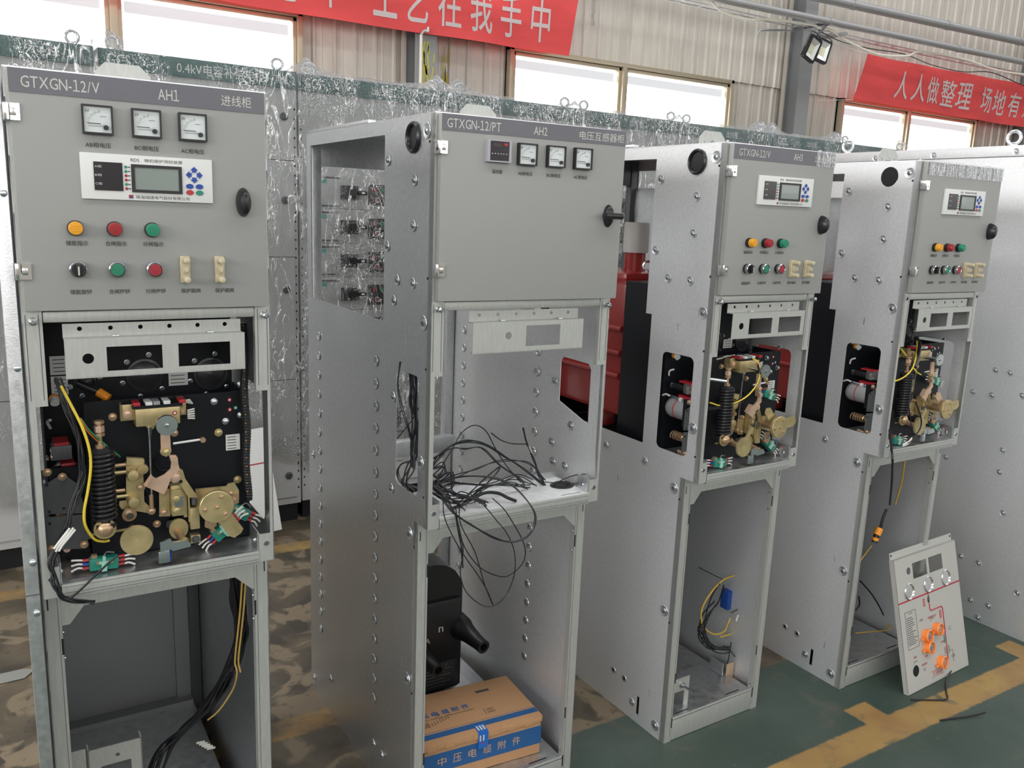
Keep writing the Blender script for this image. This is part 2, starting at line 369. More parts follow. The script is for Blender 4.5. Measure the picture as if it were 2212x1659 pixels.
# side wall of the hall: unseen glowing panes added to brighten the side panels
wl = MB().box(-7.1, -7, -6, 8.1, 0, 2.2, wallm).box(-7.1, -7, -6, 8.1, 4.3, 7.5, wallm)
for y in (-6, -2.6, .8, 4.2, 7.6): wl.box(-7.1, -7, y, y + .5, 2.2, 4.3, wallm)
struct(wl, 'wall_left')
side_glow = mat('side_fill_pane', (.9, .92, .95), .3, emit=((1., 1., 1.), 9.0))
for k, y in enumerate((-5.5, -2.1, 1.3, 4.7)):
    o = struct(MB().plate(rect(y, y + 2.9, 2.2, 4.3), -7.08, -7.0, sil, 'x', [rect(y + .06, y + 1.42, 2.26, 4.24), rect(y + 1.48, y + 2.84, 2.26, 4.24)]), 'window_%d' % (k + 4))  # added fill light, framed like the windows of the back wall
    for a in (.06, 1.48): MB().box(-7.05, -7.04, y + a, y + a + 1.36, 2.26, 4.24, side_glow).build('window_pane', o)

# front wall of the hall behind the photographer, glowing panes added for film highlights
wf = MB().box(-7, 20, -6.1, -6, 0, 2.0, wallm).box(-7, 20, -6.1, -6, 4.4, 7.5, wallm)
for x in (-7, -3.3, .4, 4.1, 7.8, 11.5, 15.2, 18.9): wf.box(x, x + 1.1, -6.1, -6, 2.0, 4.4, wallm)
struct(wf, 'wall_front')
front_glow = mat('front_fill_pane', (.9, .92, .95), .3, emit=((1., 1., 1.), 2.9))
for k, x in enumerate((-5.9, -2.2, 1.5, 5.2, 8.9, 12.6, 16.3)):
    o = struct(MB().plate(rect(x, x + 2.6, 2.0, 4.4), -6.08, -6.0, sil, 'y', [rect(x + .06, x + 1.27, 2.06, 4.34), rect(x + 1.33, x + 2.54, 2.06, 4.34)]), 'window_%d' % (k + 8))  # added fill light out of view, framed as windows
    for a in (.06, 1.33): MB().box(x + a, x + a + 1.21, -6.06, -6.05, 2.06, 4.34, front_glow).build('window_pane', o)

colm = mat('grey_painted_column', (.27, .28, .28), .5, 0, var=.06, vscale=2)
paintm = mat('yellow_paint_smear', (.55, .48, .03), .6)
for i, x in enumerate((-1.75, 3.51, 8.76, 14.03)):
    mb = MB().box(x, x + .22, 7.70, 7.712, 0, 7.5, colm).box(x, x + .22, 7.94, 7.952, 0, 7.5, colm).box(x + .10, x + .112, 7.712, 7.94, 0, 7.5, colm).box(x - .03, x - .004, 7.90, 7.95, 0, 7.5, wallm)
    o = mb.build('steel_column'); tag(o, ['grey steel column left of the leftmost window', 'grey steel column with yellow paint smears under the long red banner', 'grey steel column behind the twin floodlights', 'grey steel column at the right end of the wall by the second banner'][i], 'column', 'grey steel columns along the back wall')
    if i == 1:
        s = MB()
        for k in range(26):
            u = x + .06 + random.random() * .13; z = 2.72 + random.random() * .36; h = .03 + random.random() * .11; w_ = .004 + random.random() * .014; t = random.uniform(-.3, .3)
            s.plate([(u, z), (u + w_, z + .01), (u + w_ + t * h, z + h), (u + t * h, z + h * .9)], 7.6985, 7.7, paintm)
        for k in range(14):
            u = x + .42 + random.random() * .09; z = 2.80 + random.random() * .3; h = .05 + random.random() * .1
            s.plate([(u, z), (u + .008, z), (u + .006, z + h), (u - .002, z + h)], 7.974, 7.976, paintm)
        s.build('paint_smear', o, label='smeared yellow paint')
# pipes, tray, cable under the roof
pipem = mat('grey_painted_pipe', (.34, .34, .34), .42, .2)
whitec = mat('white_cable', (.75, .72, .62), .45)
pz1 = lambda x: 3.935 + (x - 6.986) * .0101
pz2 = lambda x: 4.192 + (x - 8.734) * .0165
t = MB().cyl((-2, 7.2, pz1(-2)), (18, 7.2, pz1(18)), .040, pipem, 18)
for x in (2.2, 5.1, 8.62, 11.2, 14.0): t.cyl((x - .03, 7.2, pz1(x)), (x + .03, 7.2, pz1(x)), .046, pipem, 18)
tag(t.build('steel_pipe'), 'lower of the two long grey pipes running along the back wall', 'pipe', 'grey pipes along the back wall')
t = MB().cyl((-2, 7.2, pz2(-2)), (18, 7.2, pz2(18)), .052, pipem, 18)
for x in (9.0, 10.9, 12.6): t.cyl((x - .03, 7.2, pz2(x)), (x + .03, 7.2, pz2(x)), .058, pipem, 18)
tag(t.build('steel_pipe'), 'upper thicker grey pipe at the top right of the back wall', 'pipe', 'grey pipes along the back wall')
t = MB()
t.box(-2, 18, 7.27, 7.30, 3.865, 3.875, galv).box(-2, 18, 7.385, 7.415, 3.865, 3.875, galv)
for k in range(66): t.box(-2 + k * .3, -1.97 + k * .3, 7.30, 7.385, 3.866, 3.873, galv)
for x in (3.62, 8.87, 14.1): t.box(x - .02, x + .02, 7.15, 7.72, 3.83, 3.865, colm)
tag(t.build('cable_ladder'), 'thin metal cable ladder under the lower grey pipe', 'cable ladder')
pp = [(5.5, 7.25, 3.90), (6.6, 7.25, 3.93), (6.9, 7.25, 3.84), (7.3, 7.25, 3.80), (7.75, 7.25, 3.86), (8.6, 7.25, 3.89), (9.0, 7.25, 3.80), (9.6, 7.25, 3.72), (10.2, 7.25, 3.77), (10.5, 7.25, 3.86), (11.4, 7.22, 3.87), (12.2, 7.22, 3.82), (13.2, 7.22, 3.85), (15, 7.22, 3.9)]
tag(MB().tube(pp, .014, whitec, 8, 6).build('hanging_cable'), 'thick white cable sagging beneath the lower grey pipe', 'cable')
pp = [(8.3, 7.3, 3.92), (8.9, 7.3, 3.80), (9.5, 7.3, 3.78), (10.2, 7.3, 3.80), (10.8, 7.3, 3.74), (11.5, 7.3, 3.73), (12.2, 7.3, 3.80), (13, 7.3, 3.72), (13.6, 7.3, 3.66)]
tag(MB().tube(pp, .006, wireb, 6, 5).build('hanging_cable'), 'thin black cable looping below the white cable at the right', 'cable')
# flood lights
lampg = mat('floodlight_reflector', (.75, .76, .74), .25, .3); led = mat('led_chip', (.75, .74, .55), .5)
def flood(pts, name_label):
    # pts: four hall points of the face TL TR BR BL
    P = [Vector(p) for p in pts]; ex = ((P[1] - P[0]) + (P[2] - P[3])) * .5; ez = ((P[0] - P[3]) + (P[1] - P[2])) * .5; c = sum(P, Vector()) / 4; W, Hh = ex.length, ez.length
    ex.normalize(); ez.normalize(); p_, q_ = (ex + ez).normalized(), (ex - ez).normalized(); ex, ez = (p_ + q_).normalized(), (p_ - q_).normalized(); ey = ez.cross(ex)
    M = Matrix((ex, ey, ez)).transposed().to_4x4(); M.translation = c
    o = empty('floodlight', c, 0, name_label, 'floodlight', 'twin floodlights below the pipes')
    o.matrix_world = M
    MB().plate(rrect(-W / 2, W / 2, -Hh / 2, Hh / 2, .012), -.004, .045, black, holes=[rect(-W * .38, W * .38, -Hh * .40, Hh * .40)]).box(-W * .46, W * .46, .03, .055, -Hh * .46, Hh * .46, black).build('housing', o)
    MB().add([(-W * .38, 0, -Hh * .4), (W * .38, 0, -Hh * .4), (W * .38, 0, Hh * .4), (-W * .38, 0, Hh * .4), (-W * .2, .028, -Hh * .18), (W * .2, .028, -Hh * .18), (W * .2, .028, Hh * .18), (-W * .2, .028, Hh * .18)], [(0, 1, 5, 4), (1, 2, 6, 5), (2, 3, 7, 6), (3, 0, 4, 7)], lampg).build('reflector', o)
    MB().box(-W * .2, W * .2, .024, .029, -Hh * .18, Hh * .18, led).build('led_panel', o)
    MB().tube([(-W * .52, .03, -.02), (-W * .52, .03, Hh * .62), (0, .03, Hh * .68), (W * .52, .03, Hh * .62), (W * .52, .03, -.02)], .008, darkg, 6, 1).build('bracket', o)
    return o
flood([(8.285, 7.12, 3.713), (8.479, 7.14, 3.713), (8.362, 7.17, 3.487), (8.12, 7.15, 3.499)], 'left floodlight of the pair hanging under the grey pipe')
flood([(8.505, 7.17, 3.713), (8.675, 7.13, 3.722), (8.53, 7.16, 3.505), (8.365, 7.19, 3.495)], 'right floodlight of the pair hanging under the grey pipe')
t = MB().tube([(8.62, 7.2, 3.955), (8.44, 7.19, 3.80), (8.40, 7.19, 3.76)], .014, darkg, 8, 1).box(8.30, 8.52, 7.185, 7.205, 3.75, 3.765, darkg).tube([(8.62, 7.2, 3.94), (8.3, 7.3, 3.86), (8.28, 7.45, 3.84)], .018, darkg, 8, 1).tube([(8.28, 7.45, 3.85), (7.75, 7.45, 3.78), (7.70, 7.46, 3.72)], .012, galv, 8, 1)
tag(t.build('lamp_bracket_arm'), 'dark steel arm holding the floodlight pair to the lower grey pipe', 'bracket')
# banners
redcloth = mat('red_banner_cloth', (.86, .085, .085), .6, 0, var=.12, vscale=1.3, stretch=(1, 1, 4))
bant = mat('pale_pink_banner_print', (.72, .62, .62), .6)
def banner(corners, nx, ny, texts, label):
    K = 7.64 / 7.75
    corners = [(a * K, 1.6012 + (b - 1.6012) * K) for a, b in corners]
    texts = [(t, a * K, b * K, 1.6012 + (c - 1.6012) * K, 1.6012 + (d - 1.6012) * K, e) for t, a, b, c, d, e in texts]
    A, B, Cc, D = [Vector((p[0], 0, p[1])) for p in corners]   # TL TR BR BL in wall coordinates
    yb = 7.64
    def wob(x, z): return yb - .012 + .014 * math.sin(x * 5.1 + z * 3) + .010 * noise.noise(Vector((x * 2.2, z * 3, 1)))
    vs = []; fs = []
    for j in range(ny + 1):
        for i in range(nx + 1):
            u, q = i / nx, j / ny
            p = (A * (1 - u) + B * u) * (1 - q) + (D * (1 - u) + Cc * u) * q
            vs.append((p.x, wob(p.x, p.z), p.z + .012 * math.sin(u * 9) * (q - .5)))
    n = nx + 1
    for j in range(ny):
        for i in range(nx): fs.append((j * n + i, j * n + i + 1, (j + 1) * n + i + 1, (j + 1) * n + i))
    mb = MB().add(vs, fs, redcloth)
    k = len(vs); mb.add([(x, y + .006, z) for x, y, z in vs], fs, redcloth)
    for body, x0, x1, z0, z1, sh in texts:
        mb.text(body, x0, z0, x1, z1, lambda x, z: (x + sh * (z - z0), wob(x + sh * (z - z0), z) - .006, z), bant, bold=.008, res=4)
    for p in (A, D): mb.tube([(p.x, wob(p.x, p.z), p.z), (p.x - .35, 7.9, p.z + (.12 if p is A else -.02))], .004, wirew, 5, 1)
    tag(mb.build('banner'), label, 'banner', 'red slogan banners on the back wall')
chars1 = [('中', 4.80, 5.02), ('手', 4.45, 4.69), ('我', 4.10, 4.35), ('在', 3.75, 4.0), ('艺', 3.415, 3.65), ('工', 3.10, 3.34), ('中', 2.58, 2.80), ('心', 2.2, 2.45), ('我', 1.86, 2.1), ('在', 1.5, 1.76)]
banner([(-.2, 3.84), (5.385, 3.84), (5.27, 3.225), (-.2, 3.245)], 60, 8, [(c, a, b, 3.32, 3.725, 0) for c, a, b in chars1], 'long red banner at top centre, its slogan ending above the middle window')
chars2 = [('人', 10.72, 11.0), ('人', 11.07, 11.36), ('做', 11.40, 11.68), ('整', 11.75, 12.10), ('理', 12.14, 12.48), ('场', 12.74, 13.04), ('地', 13.09, 13.40), ('有', 13.48, 13.78), ('条', 13.86, 14.16), ('理', 14.22, 14.5)]
banner([(10.06, 3.84), (16.2, 3.86), (16.2, 3.23), (9.885, 3.245)], 60, 8, [(c, a, b, 3.35, 3.715, .12) for c, a, b in chars2], 'red banner at upper right with slanted slogan above the right window')
t = MB().cyl((3.53, 7.62, 2.2), (3.53, 7.62, 3.19), .014, whitec, 10).tube([(3.53, 7.62, 3.19), (3.55, 7.60, 3.225), (3.58, 7.59, 3.22), (3.585, 7.59, 3.26)], .014, galv, 8, 3)
tag(t.build('conduit_pipe'), 'slim white conduit pipe standing against the column under the banner', 'pipe')
# ================================================================== REAR ROW: wrapped low voltage cabinets
YF = lambda x: 4.02 + .052 * (x - .4)
SEAM = [-2.13, -1.285, -.44, .405, 1.258, 2.095, 2.941, 3.786, 4.62, 5.46, 6.30]
TXT = {2: [('TM1-1', .60, .76, .25), ('0.4kV进线电柜', .20, .50, .5)], 3: [('GCS', .035, .125, .4), ('0.4kV电容补偿电柜', .31, .69, .42), ('TM1-2', .735, .83, .3)], 4: [('GCS', .03, .11, .4), ('出线柜', .37, .48, .35), ('TM1-3', .71, .82, .3)],
       5: [('GCS', .03, .11, .4), ('出线柜', .37, .48, .35), ('TM1-4', .71, .82, .3)], 6: [('出线柜', .37, .48, .35), ('TM1-5', .70, .80, .3)], 7: [('GCS', .03, .11, .4), ('出线柜', .37, .48, .35)], 8: [('GCS', .06, .15, .4), ('出线柜', .37, .48, .35)]}
GLAB = {0: 'grey cabinet with green header at the far left end of the wrapped row', 1: 'grey cabinet with green header, second from the left end of the wrapped row', 2: 'grey cabinet whose green header ends in TM1-1, behind the left edge of cabinet AH1', 3: 'grey capacitor cabinet with green header reading GCS 0.4kV, behind cabinet AH1',
        4: 'grey drawer cabinet with green header ending TM1-3, seen through cabinet AH2', 5: 'grey cabinet with green header directly behind the AH2 nameplate', 6: 'grey cabinet with green header between AH2 and AH3, below the right window pane', 7: 'grey cabinet with green header behind the left side of AH3', 8: 'grey cabinet with green header reading GCS behind the AH3 nameplate', 9: 'grey cabinet with green header at the far right end of the wrapped row'}
grille = mat('grey_vent_mesh', (.45, .46, .47), .5, .3)
for k in range(len(SEAM) - 1):
    x0, x1 = SEAM[k] + .006, SEAM[k + 1] - .006; W = x1 - x0; y = YF((x0 + x1) / 2); D = .8
    r = empty('drawer_cabinet', (x0, y, 0), .03, GLAB[k], 'cabinet', 'wrapped cabinets of the rear row')
    b = MB().box(0, W, 0, D, .1, 2.2, gcsbody, .004)
    for q in (.012, W - .012):
        for j in range(44): b.box(q - .003, q + .003, -.0012, 0, .18 + j * .043, .19 + j * .043, shadowgap)
    b.build('body', r)
    MB().box(.01, W - .01, .03, D - .02, 0, .1, black).build('plinth', r)
    h = MB().box(.004, W - .004, -.012, .0, 2.122, 2.2, gcshead, .002)
    for body, a, c, hh in TXT.get(k, []): h.text(body, a, 2.160 - .058 * hh, c, 2.160 + .058 * hh, lambda q, z: (q, -.0128, z), white)
    h.build('header_strip', r)
    for ex in (.07, W - .07):
        for ey in (.06, D - .08):
            MB().ring((ex, ey, 2.235), (.3, 1, 0), .024, .0055, steel).cyl((ex, ey, 2.2), (ex, ey, 2.213), .014, steel).build('lifting_eye', r)
    if k in (4, 6):
        for j in range(11):
            z0 = 1.75 - .167 * (j + (0 if j < 9 else 0)); 
            if z0 - .167 < .12: break
            d = MB().box(.03, .57, -.010, 0, z0 - .164, z0, gcsbody, .003)
            d.build('drawer_front', r)
            dr = C.objects[-1]
            MB().box(.205, .293, -.030, -.010, z0 - .117, z0 - .05, black, .003).box(.285, .335, -.042, -.030, z0 - .093, z0 - .073, black, .008).box(.305, .322, -.0425, -.0418, z0 - .087, z0 - .079, lett).cyl((.262, -.030, z0 - .083), (.262, -.046, z0 - .083), .018, black).build('rotary_handle', dr)
            m = MB().box(.352, .448, -.016, -.010, z0 - .142, z0 - .038, black, .003)
            m.cyl((.384, -.016, z0 - .064), (.384, -.026, z0 - .064), .011, redc).cyl((.423, -.016, z0 - .064), (.423, -.026, z0 - .064), .011, greenc).cyl((.401, -.016, z0 - .113), (.401, -.022, z0 - .113), .0135, lett).cyl((.401, -.022, z0 - .113), (.401, -.026, z0 - .113), .010, redc)
            m.build('button_panel', dr)
            MB().box(.10, .135, -.0108, -.010, z0 - .045, z0 - .025, teal).build('tag', dr)
            for hz in (z0 - .015, z0 - .15): MB().box(.10, .20, -.014, -.010, hz - .005, hz + .003, darkg, .002).build('latch', dr)
        dd = MB().box(.60, W - .015, -.012, 0, .14, 2.1, gcsbody, .003).build('cable_door', r)
        MB().cyl((.63, -.012, 1.3), (.63, -.03, 1.3), .018, black).build('door_lock', dd)
        g = MB().plate(rect(.33, .57, .42, .57), -.018, -.011, gcsbody, holes=[rect(.35, .55, .44, .55)]).box(.35, .55, -.0105, -.0102, .44, .55, shadowgap)
        for j in range(-6, 12):
            p = .35 + j * .02
            for s in (1, -1):
                a, c = (p, p + .11) if s > 0 else (p + .11, p)
                pts = [(a, .44), (c, .55)]
                A, B_ = (pts[0], pts[1]); t0, t1 = 0., 1.
                dxx = B_[0] - A[0]
                lo, hi = (.35 - A[0]) / dxx, (.55 - A[0]) / dxx
                if lo > hi: lo, hi = hi, lo
                t0, t1 = max(0, lo), min(1, hi)
                if t1 - t0 > .05: g.tube([(A[0] + dxx * t0, -.013, .44 + .11 * t0), (A[0] + dxx * t1, -.013, .44 + .11 * t1)], .0012, grille, 4, 1)
        g.build('vent_grille', r)
    else:
        for a, c in ((.02, W - .02),):
            dd = MB().box(a, c, -.010, 0, .14, 2.1, gcsbody, .003)
            for zz in (.75, 1.35, 1.8): dd.box(a, c, -.0104, -.0099, zz - .0015, zz + .0015, shadowgap)
            dd = dd.build('front_door', r)
            for zz in (.257, 1.194, 1.616, 1.997): MB().lathe([(.018, 0), (.018, .006), (.012, .012)], (W - .065, -.010, zz), (0, -1, 0), darkg, 16).box(W - .067, W - .063, -.0235, -.021, zz - .010, zz + .010, black).build('door_lock', dd)
FLAB = {2: 'clear plastic film over the cabinet marked TM1-1', 3: 'clear plastic film over the capacitor cabinet behind AH1', 4: 'crinkled clear plastic film over the cabinet marked TM1-3', 5: 'clear plastic film over the cabinet behind the AH2 nameplate', 6: 'clear plastic film over the cabinet between AH2 and AH3', 7: 'clear plastic film over the cabinet behind the left side of AH3', 8: 'clear plastic film over the cabinet behind the AH3 nameplate', 9: 'clear plastic film over the last cabinet of the rear row', 1: 'clear plastic film over the second cabinet of the rear row', 0: 'clear plastic film over the leftmost cabinet of the rear row'}
for k in range(1, len(SEAM) - 1):
    x0, x1 = SEAM[k] - .004, SEAM[k + 1] + .004; W = x1 - x0; y = YF((x0 + x1) / 2); sd = k * 3.7
    hem = {3: .35, 4: .30, 2: .30}.get(k, .75 + .1 * math.sin(k))
    S = [(-.030, hem), (-.034, hem + .4), (-.030, 1.2), (-.032, 1.6), (-.034, 1.95), (-.034, 2.1), (-.026, 2.19), (-.012, 2.208), (.03, 2.214), (.07, 2.222), (.12, 2.218), (.22, 2.212), (.40, 2.210), (.58, 2.212), (.70, 2.218), (.80, 2.214), (.83, 2.18), (.835, 1.9), (.835, 1.4)]
    S2 = []
    for i in range(len(S) - 1):
        n = max(1, int(math.hypot(S[i + 1][0] - S[i][0], S[i + 1][1] - S[i][1]) / (.018 if k in (3, 4) else .03)))
        for j in range(n): S2.append((S[i][0] + (S[i + 1][0] - S[i][0]) * j / n, S[i][1] + (S[i + 1][1] - S[i][1]) * j / n))
    NX = 110 if k in (4, 3) else 56; vs = []; fs = []
    for a, b in S2:
        for i in range(NX + 1):
            q = i / NX * W; yy, zz = a, b
            fl_ = 1 if a < 0 else 0
            if fl_:
                amp = .016 if b < 2.12 else .007
                nv = noise.noise(Vector((q * 13 + sd, b * 2.0, sd))) + .6 * noise.noise(Vector((q * 30, b * 5 + sd, 3)))
                if k == 4 and (.03 < q < .20 or .27 < q < .37): nv += .9 * noise.noise(Vector((q * 55, b * 26, 8))) + .6 * noise.noise(Vector((q * 110, b * 60, 2)))
                yy -= amp * (.55 + .9 * nv) if nv > -.6 else 0
                yy = min(yy, -.018)
                zz += (.05 * noise.noise(Vector((q * 5, sd, 0)))) if b < hem + .05 else 0
            elif a < .81:
                e = 0
                for ex in (.07, W - .07):
                    for ey in (.06, .72): e = max(e, math.exp(-(abs(q - ex) ** 1.3) / .022 - (abs(a - ey) ** 1.3) / .06))
                zz += .066 * e + .010 * noise.noise(Vector((q * 9, a * 7, sd))) + .006
            edge = min(i, NX - i)
            if edge == 0 and a > -.02: zz -= .012
            vs.append((q, yy, zz))
    n = NX + 1
    for j in range(len(S2) - 1):
        for i in range(NX): fs.append((j * n + i, j * n + i + 1, (j + 1) * n + i + 1, (j + 1) * n + i))
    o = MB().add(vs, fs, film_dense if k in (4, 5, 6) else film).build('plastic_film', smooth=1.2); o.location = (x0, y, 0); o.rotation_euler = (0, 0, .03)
    tag(o, FLAB[k], 'plastic film', 'clear films over the rear cabinets')

# ================================================================== FRONT ROW: metal-clad cabinets AH1 - AH4
T2, TD, ZB, ZS, DP, RC, FP = 1.804, 1.802, 1.4023, .8616, .8706, .0523, .0194
CABS = [((.0284, 1.6842), .0006, -.0126, .4306), ((.8198, 1.6934), .0019, -.0324, .5), ((1.6694, 1.6853), .0209, -.0205, .4182), ((2.4335, 1.6324), .0091, -.0112, .4184)]
CLAB = ['galvanised switchgear cabinet marked AH1, nearest and leftmost, with three meters above the relay', 'empty galvanised cabinet marked AH2 with a loose tangle of black wires on its shelf', 'galvanised cabinet marked AH3 with exposed spring mechanism, between AH2 and the last open cabinet', 'rightmost open galvanised cabinet, its nameplate under crinkled film, behind the leaning front panel']
MESH = {}
def screw_mesh(kind):
    if kind in MESH: return MESH[kind]
    R = {'b': .0175, 's': .0135, 'd': .0145}[kind]
    b = MB()
    if kind == 'd': b.lathe([(R, 0), (R * .86, .0022), (R * .66, .0020), (R * .52, .0006), (.004, .0004), (.003, .0012)], (0, 0, 0), (-1, 0, 0), galv, 18).lathe([(.0016, 0), (.0016, .0014)], (0, 0, 0), (-1, 0, 0), shadowgap, 8)
    else: b.lathe([(R, 0), (R * .95, .0016), (R * .80, .0015), (R * .66, .0003), (R * .4, .0002)], (0, 0, 0), (-1, 0, 0), galv, 20).lathe([(R * .46, 0), (R * .46, .003), (R * .30, .0045)], (0, 0, 0), (-1, 0, 0), steel, 6 if kind == 'b' else 14).lathe([(R * .2, 0), (R * .2, .0047)], (0, 0, 0), (-1, 0, 0), darkg, 6)
    o = b.build('tmp'); me = o.data; bpy.data.objects.remove(o); MESH[kind] = me; return me
def screws(parent, lst, kind, x=-.0012, name='screw', flip=False):
    for d, z in lst:
        o = bpy.data.objects.new(name, screw_mesh(kind)); C.objects.link(o); o.parent = parent; o.location = (x, d, z)
        if flip: o.rotation_euler = (0, 0, PI)
DIMD = [1.213 - .0600 * i for i in range(17)]
SCR = dict(s=[(.097, 1.664), (.099, 1.563), (.249, 1.509), (.248, 1.712), (.187, 1.432), (.097, 1.432)], b=[(.0365, 1.348), (.0385, 1.017), (.094, .821), (.094, .430), (.035, 1.768)])

def make_cabinet(i):
    (X, Y), th, dth, W = CABS[i]; PT = i == 1; gs = galv_m if i > 1 else galv
    r = empty('switchgear_cabinet', (X, Y, 0), th, CLAB[i], 'cabinet', 'open galvanised cabinets of the front row')
    # ---- sides
    out = [(0, ZS), (RC, ZS), (RC, 0), (DP, 0), (DP, T2), (0, T2)]
    win = rrect(.056, .187, .926, 1.218, .018)
    cap = circ(.104, 1.7575, .031)
    if PT: up = [(.271, 1.772), (.271, 1.322), (.833, 1.322), (.833, 1.772)]
    else: up = [(.272, 1.770), (.272, 1.320), (.246, 1.320), (.246, .922), (.833, .922), (.833, 1.770)]
    slots = [rect(.131, .1345, 1.283, 1.307), rect(.132, .1350, .448, .472), rect(.131, .1345, .118, .142)]
    if i in (2, 3): slots += [rect(.348, .352, .768, .79), rect(.174, .186, .030, .093)]
    hl = [win, up, cap] + slots
    if i == 0: hl = [win, cap]
    s = MB().plate(out, 0, .002, gs, 'x', hl)
    for q in (.002, ): s.box(.002, .016, DP - .002, DP, 0, T2, galv)
    sp = s.build('side_panel', r)
    if i > 0:
        screws(sp, SCR['s'], 's'); screws(sp, SCR['b'], 'b')
        if PT:
            screws(sp, [(.315, z) for z in DIMD] + [(.767, z) for z in DIMD], 'd', name='dimple')
            screws(sp, [(.202, 1.142), (.208, .902), (.832, .823), (.315, .111), (.256, .112), (.675, .123), (.84, .04), (.206, 1.381)], 's')
        else:
            screws(sp, [(.229, .868), (.421, .870), (.207, .059)], 's'); screws(sp, [(.094, .040)], 'b')
            for d, z in ((.309, .121), (.253, .119)): MB().lathe([(.012, 0), (.011, .0012), (.008, .001), (.006, -.0)], (-.0005, d, z), (-1, 0, 0), galv, 16).lathe([(.005, 0), (.005, .0012)], (-.0005, d, z), (-1, 0, 0), shadowgap, 10).build('screw_hole', sp)
        m = MB()
        for d, z in ((.022, 1.745), (.021, 1.243), (.020, .937), (.068, .795), (.068, .402), (.020, 1.45)): m.lathe([(.0032, 0), (.0032, .0009)], (-.0003, d, z), (-1, 0, 0), shadowgap, 10)
        m.build('pin_hole', sp)
        # black cable grommet
        if i < 3: MB().lathe([(.0345, 0), (.035, .004), (.031, .0075), (.027, .005), (.024, -.004), (.016, -.009), (.002, -.010)], (-.001, .104, 1.7575), (-1, 0, 0), rubber, 28).build('cable_grommet', r)
        else: MB().lathe([(.0305, 0), (.0305, .001)], (.004, .108, 1.7575), (-1, 0, 0), shadowgap, 28).build('cable_grommet', r)
    # right side
    hr = [rrect(.060, .200, .926 if not PT else 1.005, 1.218, .018), rect(.272, .833, 1.322, 1.770)]
    if PT: hr = [[(.060, 1.055), (.200, 1.092), (.200, 1.205), (.188, 1.218), (.072, 1.218), (.060, 1.205)], rect(.271, .833, 1.322, 1.772)]
    s = MB().plate(out, W - .002, W, galv_m if PT else gs, 'x', hr)
    s.box(W - .016, W - .002, DP - .002, DP, 0, T2, galv)
    sp = s.build('side_panel', r)
    if PT:
        screws(sp, [(.317, z) for z in DIMD] + [(.767, z) for z in DIMD], 'd', W - .003, 'dimple')
        screws(sp, [(.225, 1.142), (.135, 1.035), (.225, .965), (.215, .91), (.155, .913)], 's', W - .003)
    # ---- frame
    def post(x, side):  # upper front post with its cut-out
        xn = x + .0125 if side < 0 else x - .0075
        if side < 0: o_ = [(0, ZS), (.031, ZS), (.031, .922), (.0125, .922), (.0125, 1.229), (.032, 1.229), (.032, T2), (0, T2)]
        else: o_ = [(W, ZS), (W - .031, ZS), (W - .031, .922), (W - .0075, .922), (W - .0075, 1.229), (W - .030, 1.229), (W - .030, T2), (W, T2)]
        m = MB().plate(o_, 0, .0025, frame, 'y')
        a, b = (0, .002) if side < 0 else (W - .002, W)
        m.box(a, b, 0, .02, ZS, T2, frame)
        fx = (.0295, .032) if side < 0 else (W - .030, W - .0275)
        m.box(*fx, .0025, .016, 1.229, T2, frame)
        fx = (.0285, .031) if side < 0 else (W - .031, W - .0285)
        m.box(*fx, .0025, .05, ZS, .922, frame)
        for gx in ((.006, .0265) if side < 0 else (W - .006, W - .0245)): m.box(gx - .0006, gx + .0006, -.0003, 0, 1.24, T2 - .41, darkg)
        p = m.build('front_post', r)
        bx = .017 if side < 0 else W - .0125
        if i != 3: MB().lathe([(.0068, 0), (.0068, .002), (.0045, .003), (.0045, .007), (.0062, .008), (.0062, .016), (.003, .019)], (bx, 0, 1.383), (0, -1, 0), steel, 12).build('bolt', p)
        else: MB().lathe([(.0062, 0), (.005, .001), (.004, .001)], (bx, 0, 1.383), (0, -1, 0), steel, 12).lathe([(.0042, 0), (.0042, .0013)], (bx, 0, 1.383), (0, -1, 0), shadowgap, 10).build('bolt', p)
        bx = .017 if side < 0 else W - .016
        MB().lathe([(.0062, 0), (.0055, .0015), (.0042, .0012)], (bx, 0, .900), (0, -1, 0), steel, 14).lathe([(.004, 0), (.004, .0014)], (bx, 0, .900), (0, -1, 0), darkg, 10).build('rivet_nut', p)
        m = MB().box(0 if side < 0 else W - .030, .030 if side < 0 else W, RC, RC + .0025, 0, ZS, frame)
        m.box(*((0, .002) if side < 0 else (W - .002, W)), RC, RC + .02, 0, ZS, frame).box(*((.0275, .030) if side < 0 else (W - .030, W - .0275)), RC + .0025, RC + .02, 0, ZS, frame)
        gx = .0245 if side < 0 else W - .0245
        m.box(gx - .0005, gx + .0005, RC - .0003, RC, .02, ZS - .02, darkg)
        gx = .008 if side < 0 else W - .008
        m.box(gx - .0012, gx + .0012, RC - .0004, RC, .815, .838, shadowgap)
        for zz in (.733, .062, .215): m.box(*((.027, .031) if side < 0 else (W - .031, W - .027)), RC - .0006, RC, zz - .016, zz + .018, shadowgap)
        p = m.build('lower_post', r)
        for zz in (.76, .705, .09, .03): MB().lathe([(.003, 0), (.0025, .002)], ((.031 if side < 0 else W - .031), RC + .010, zz), (1 if side < 0 else -1, 0, 0), steel, 8).build('rivet', p)
    post(0, -1); post(W, 1)
    MB().box(.033, W - .030, .001, .030, 1.379, 1.3985, frame, .0025).build('cross_beam', r)
    # slotted instrument bracket
    u0, u1 = (.0625, W - .0565); 
    if PT: u0, u1 = .0985, .4065
    m = MB().plate(rect(u0, u1, 1.351, 1.3755), .006, .0078, frame, 'y', [circ(u0 + .0275 + k * (u1 - u0 - .0575) / 5, 1.366, .0042, 10) for k in range(6)])
    m.box(u0, u1, -.016, .008, 1.3495, 1.3515, frame)
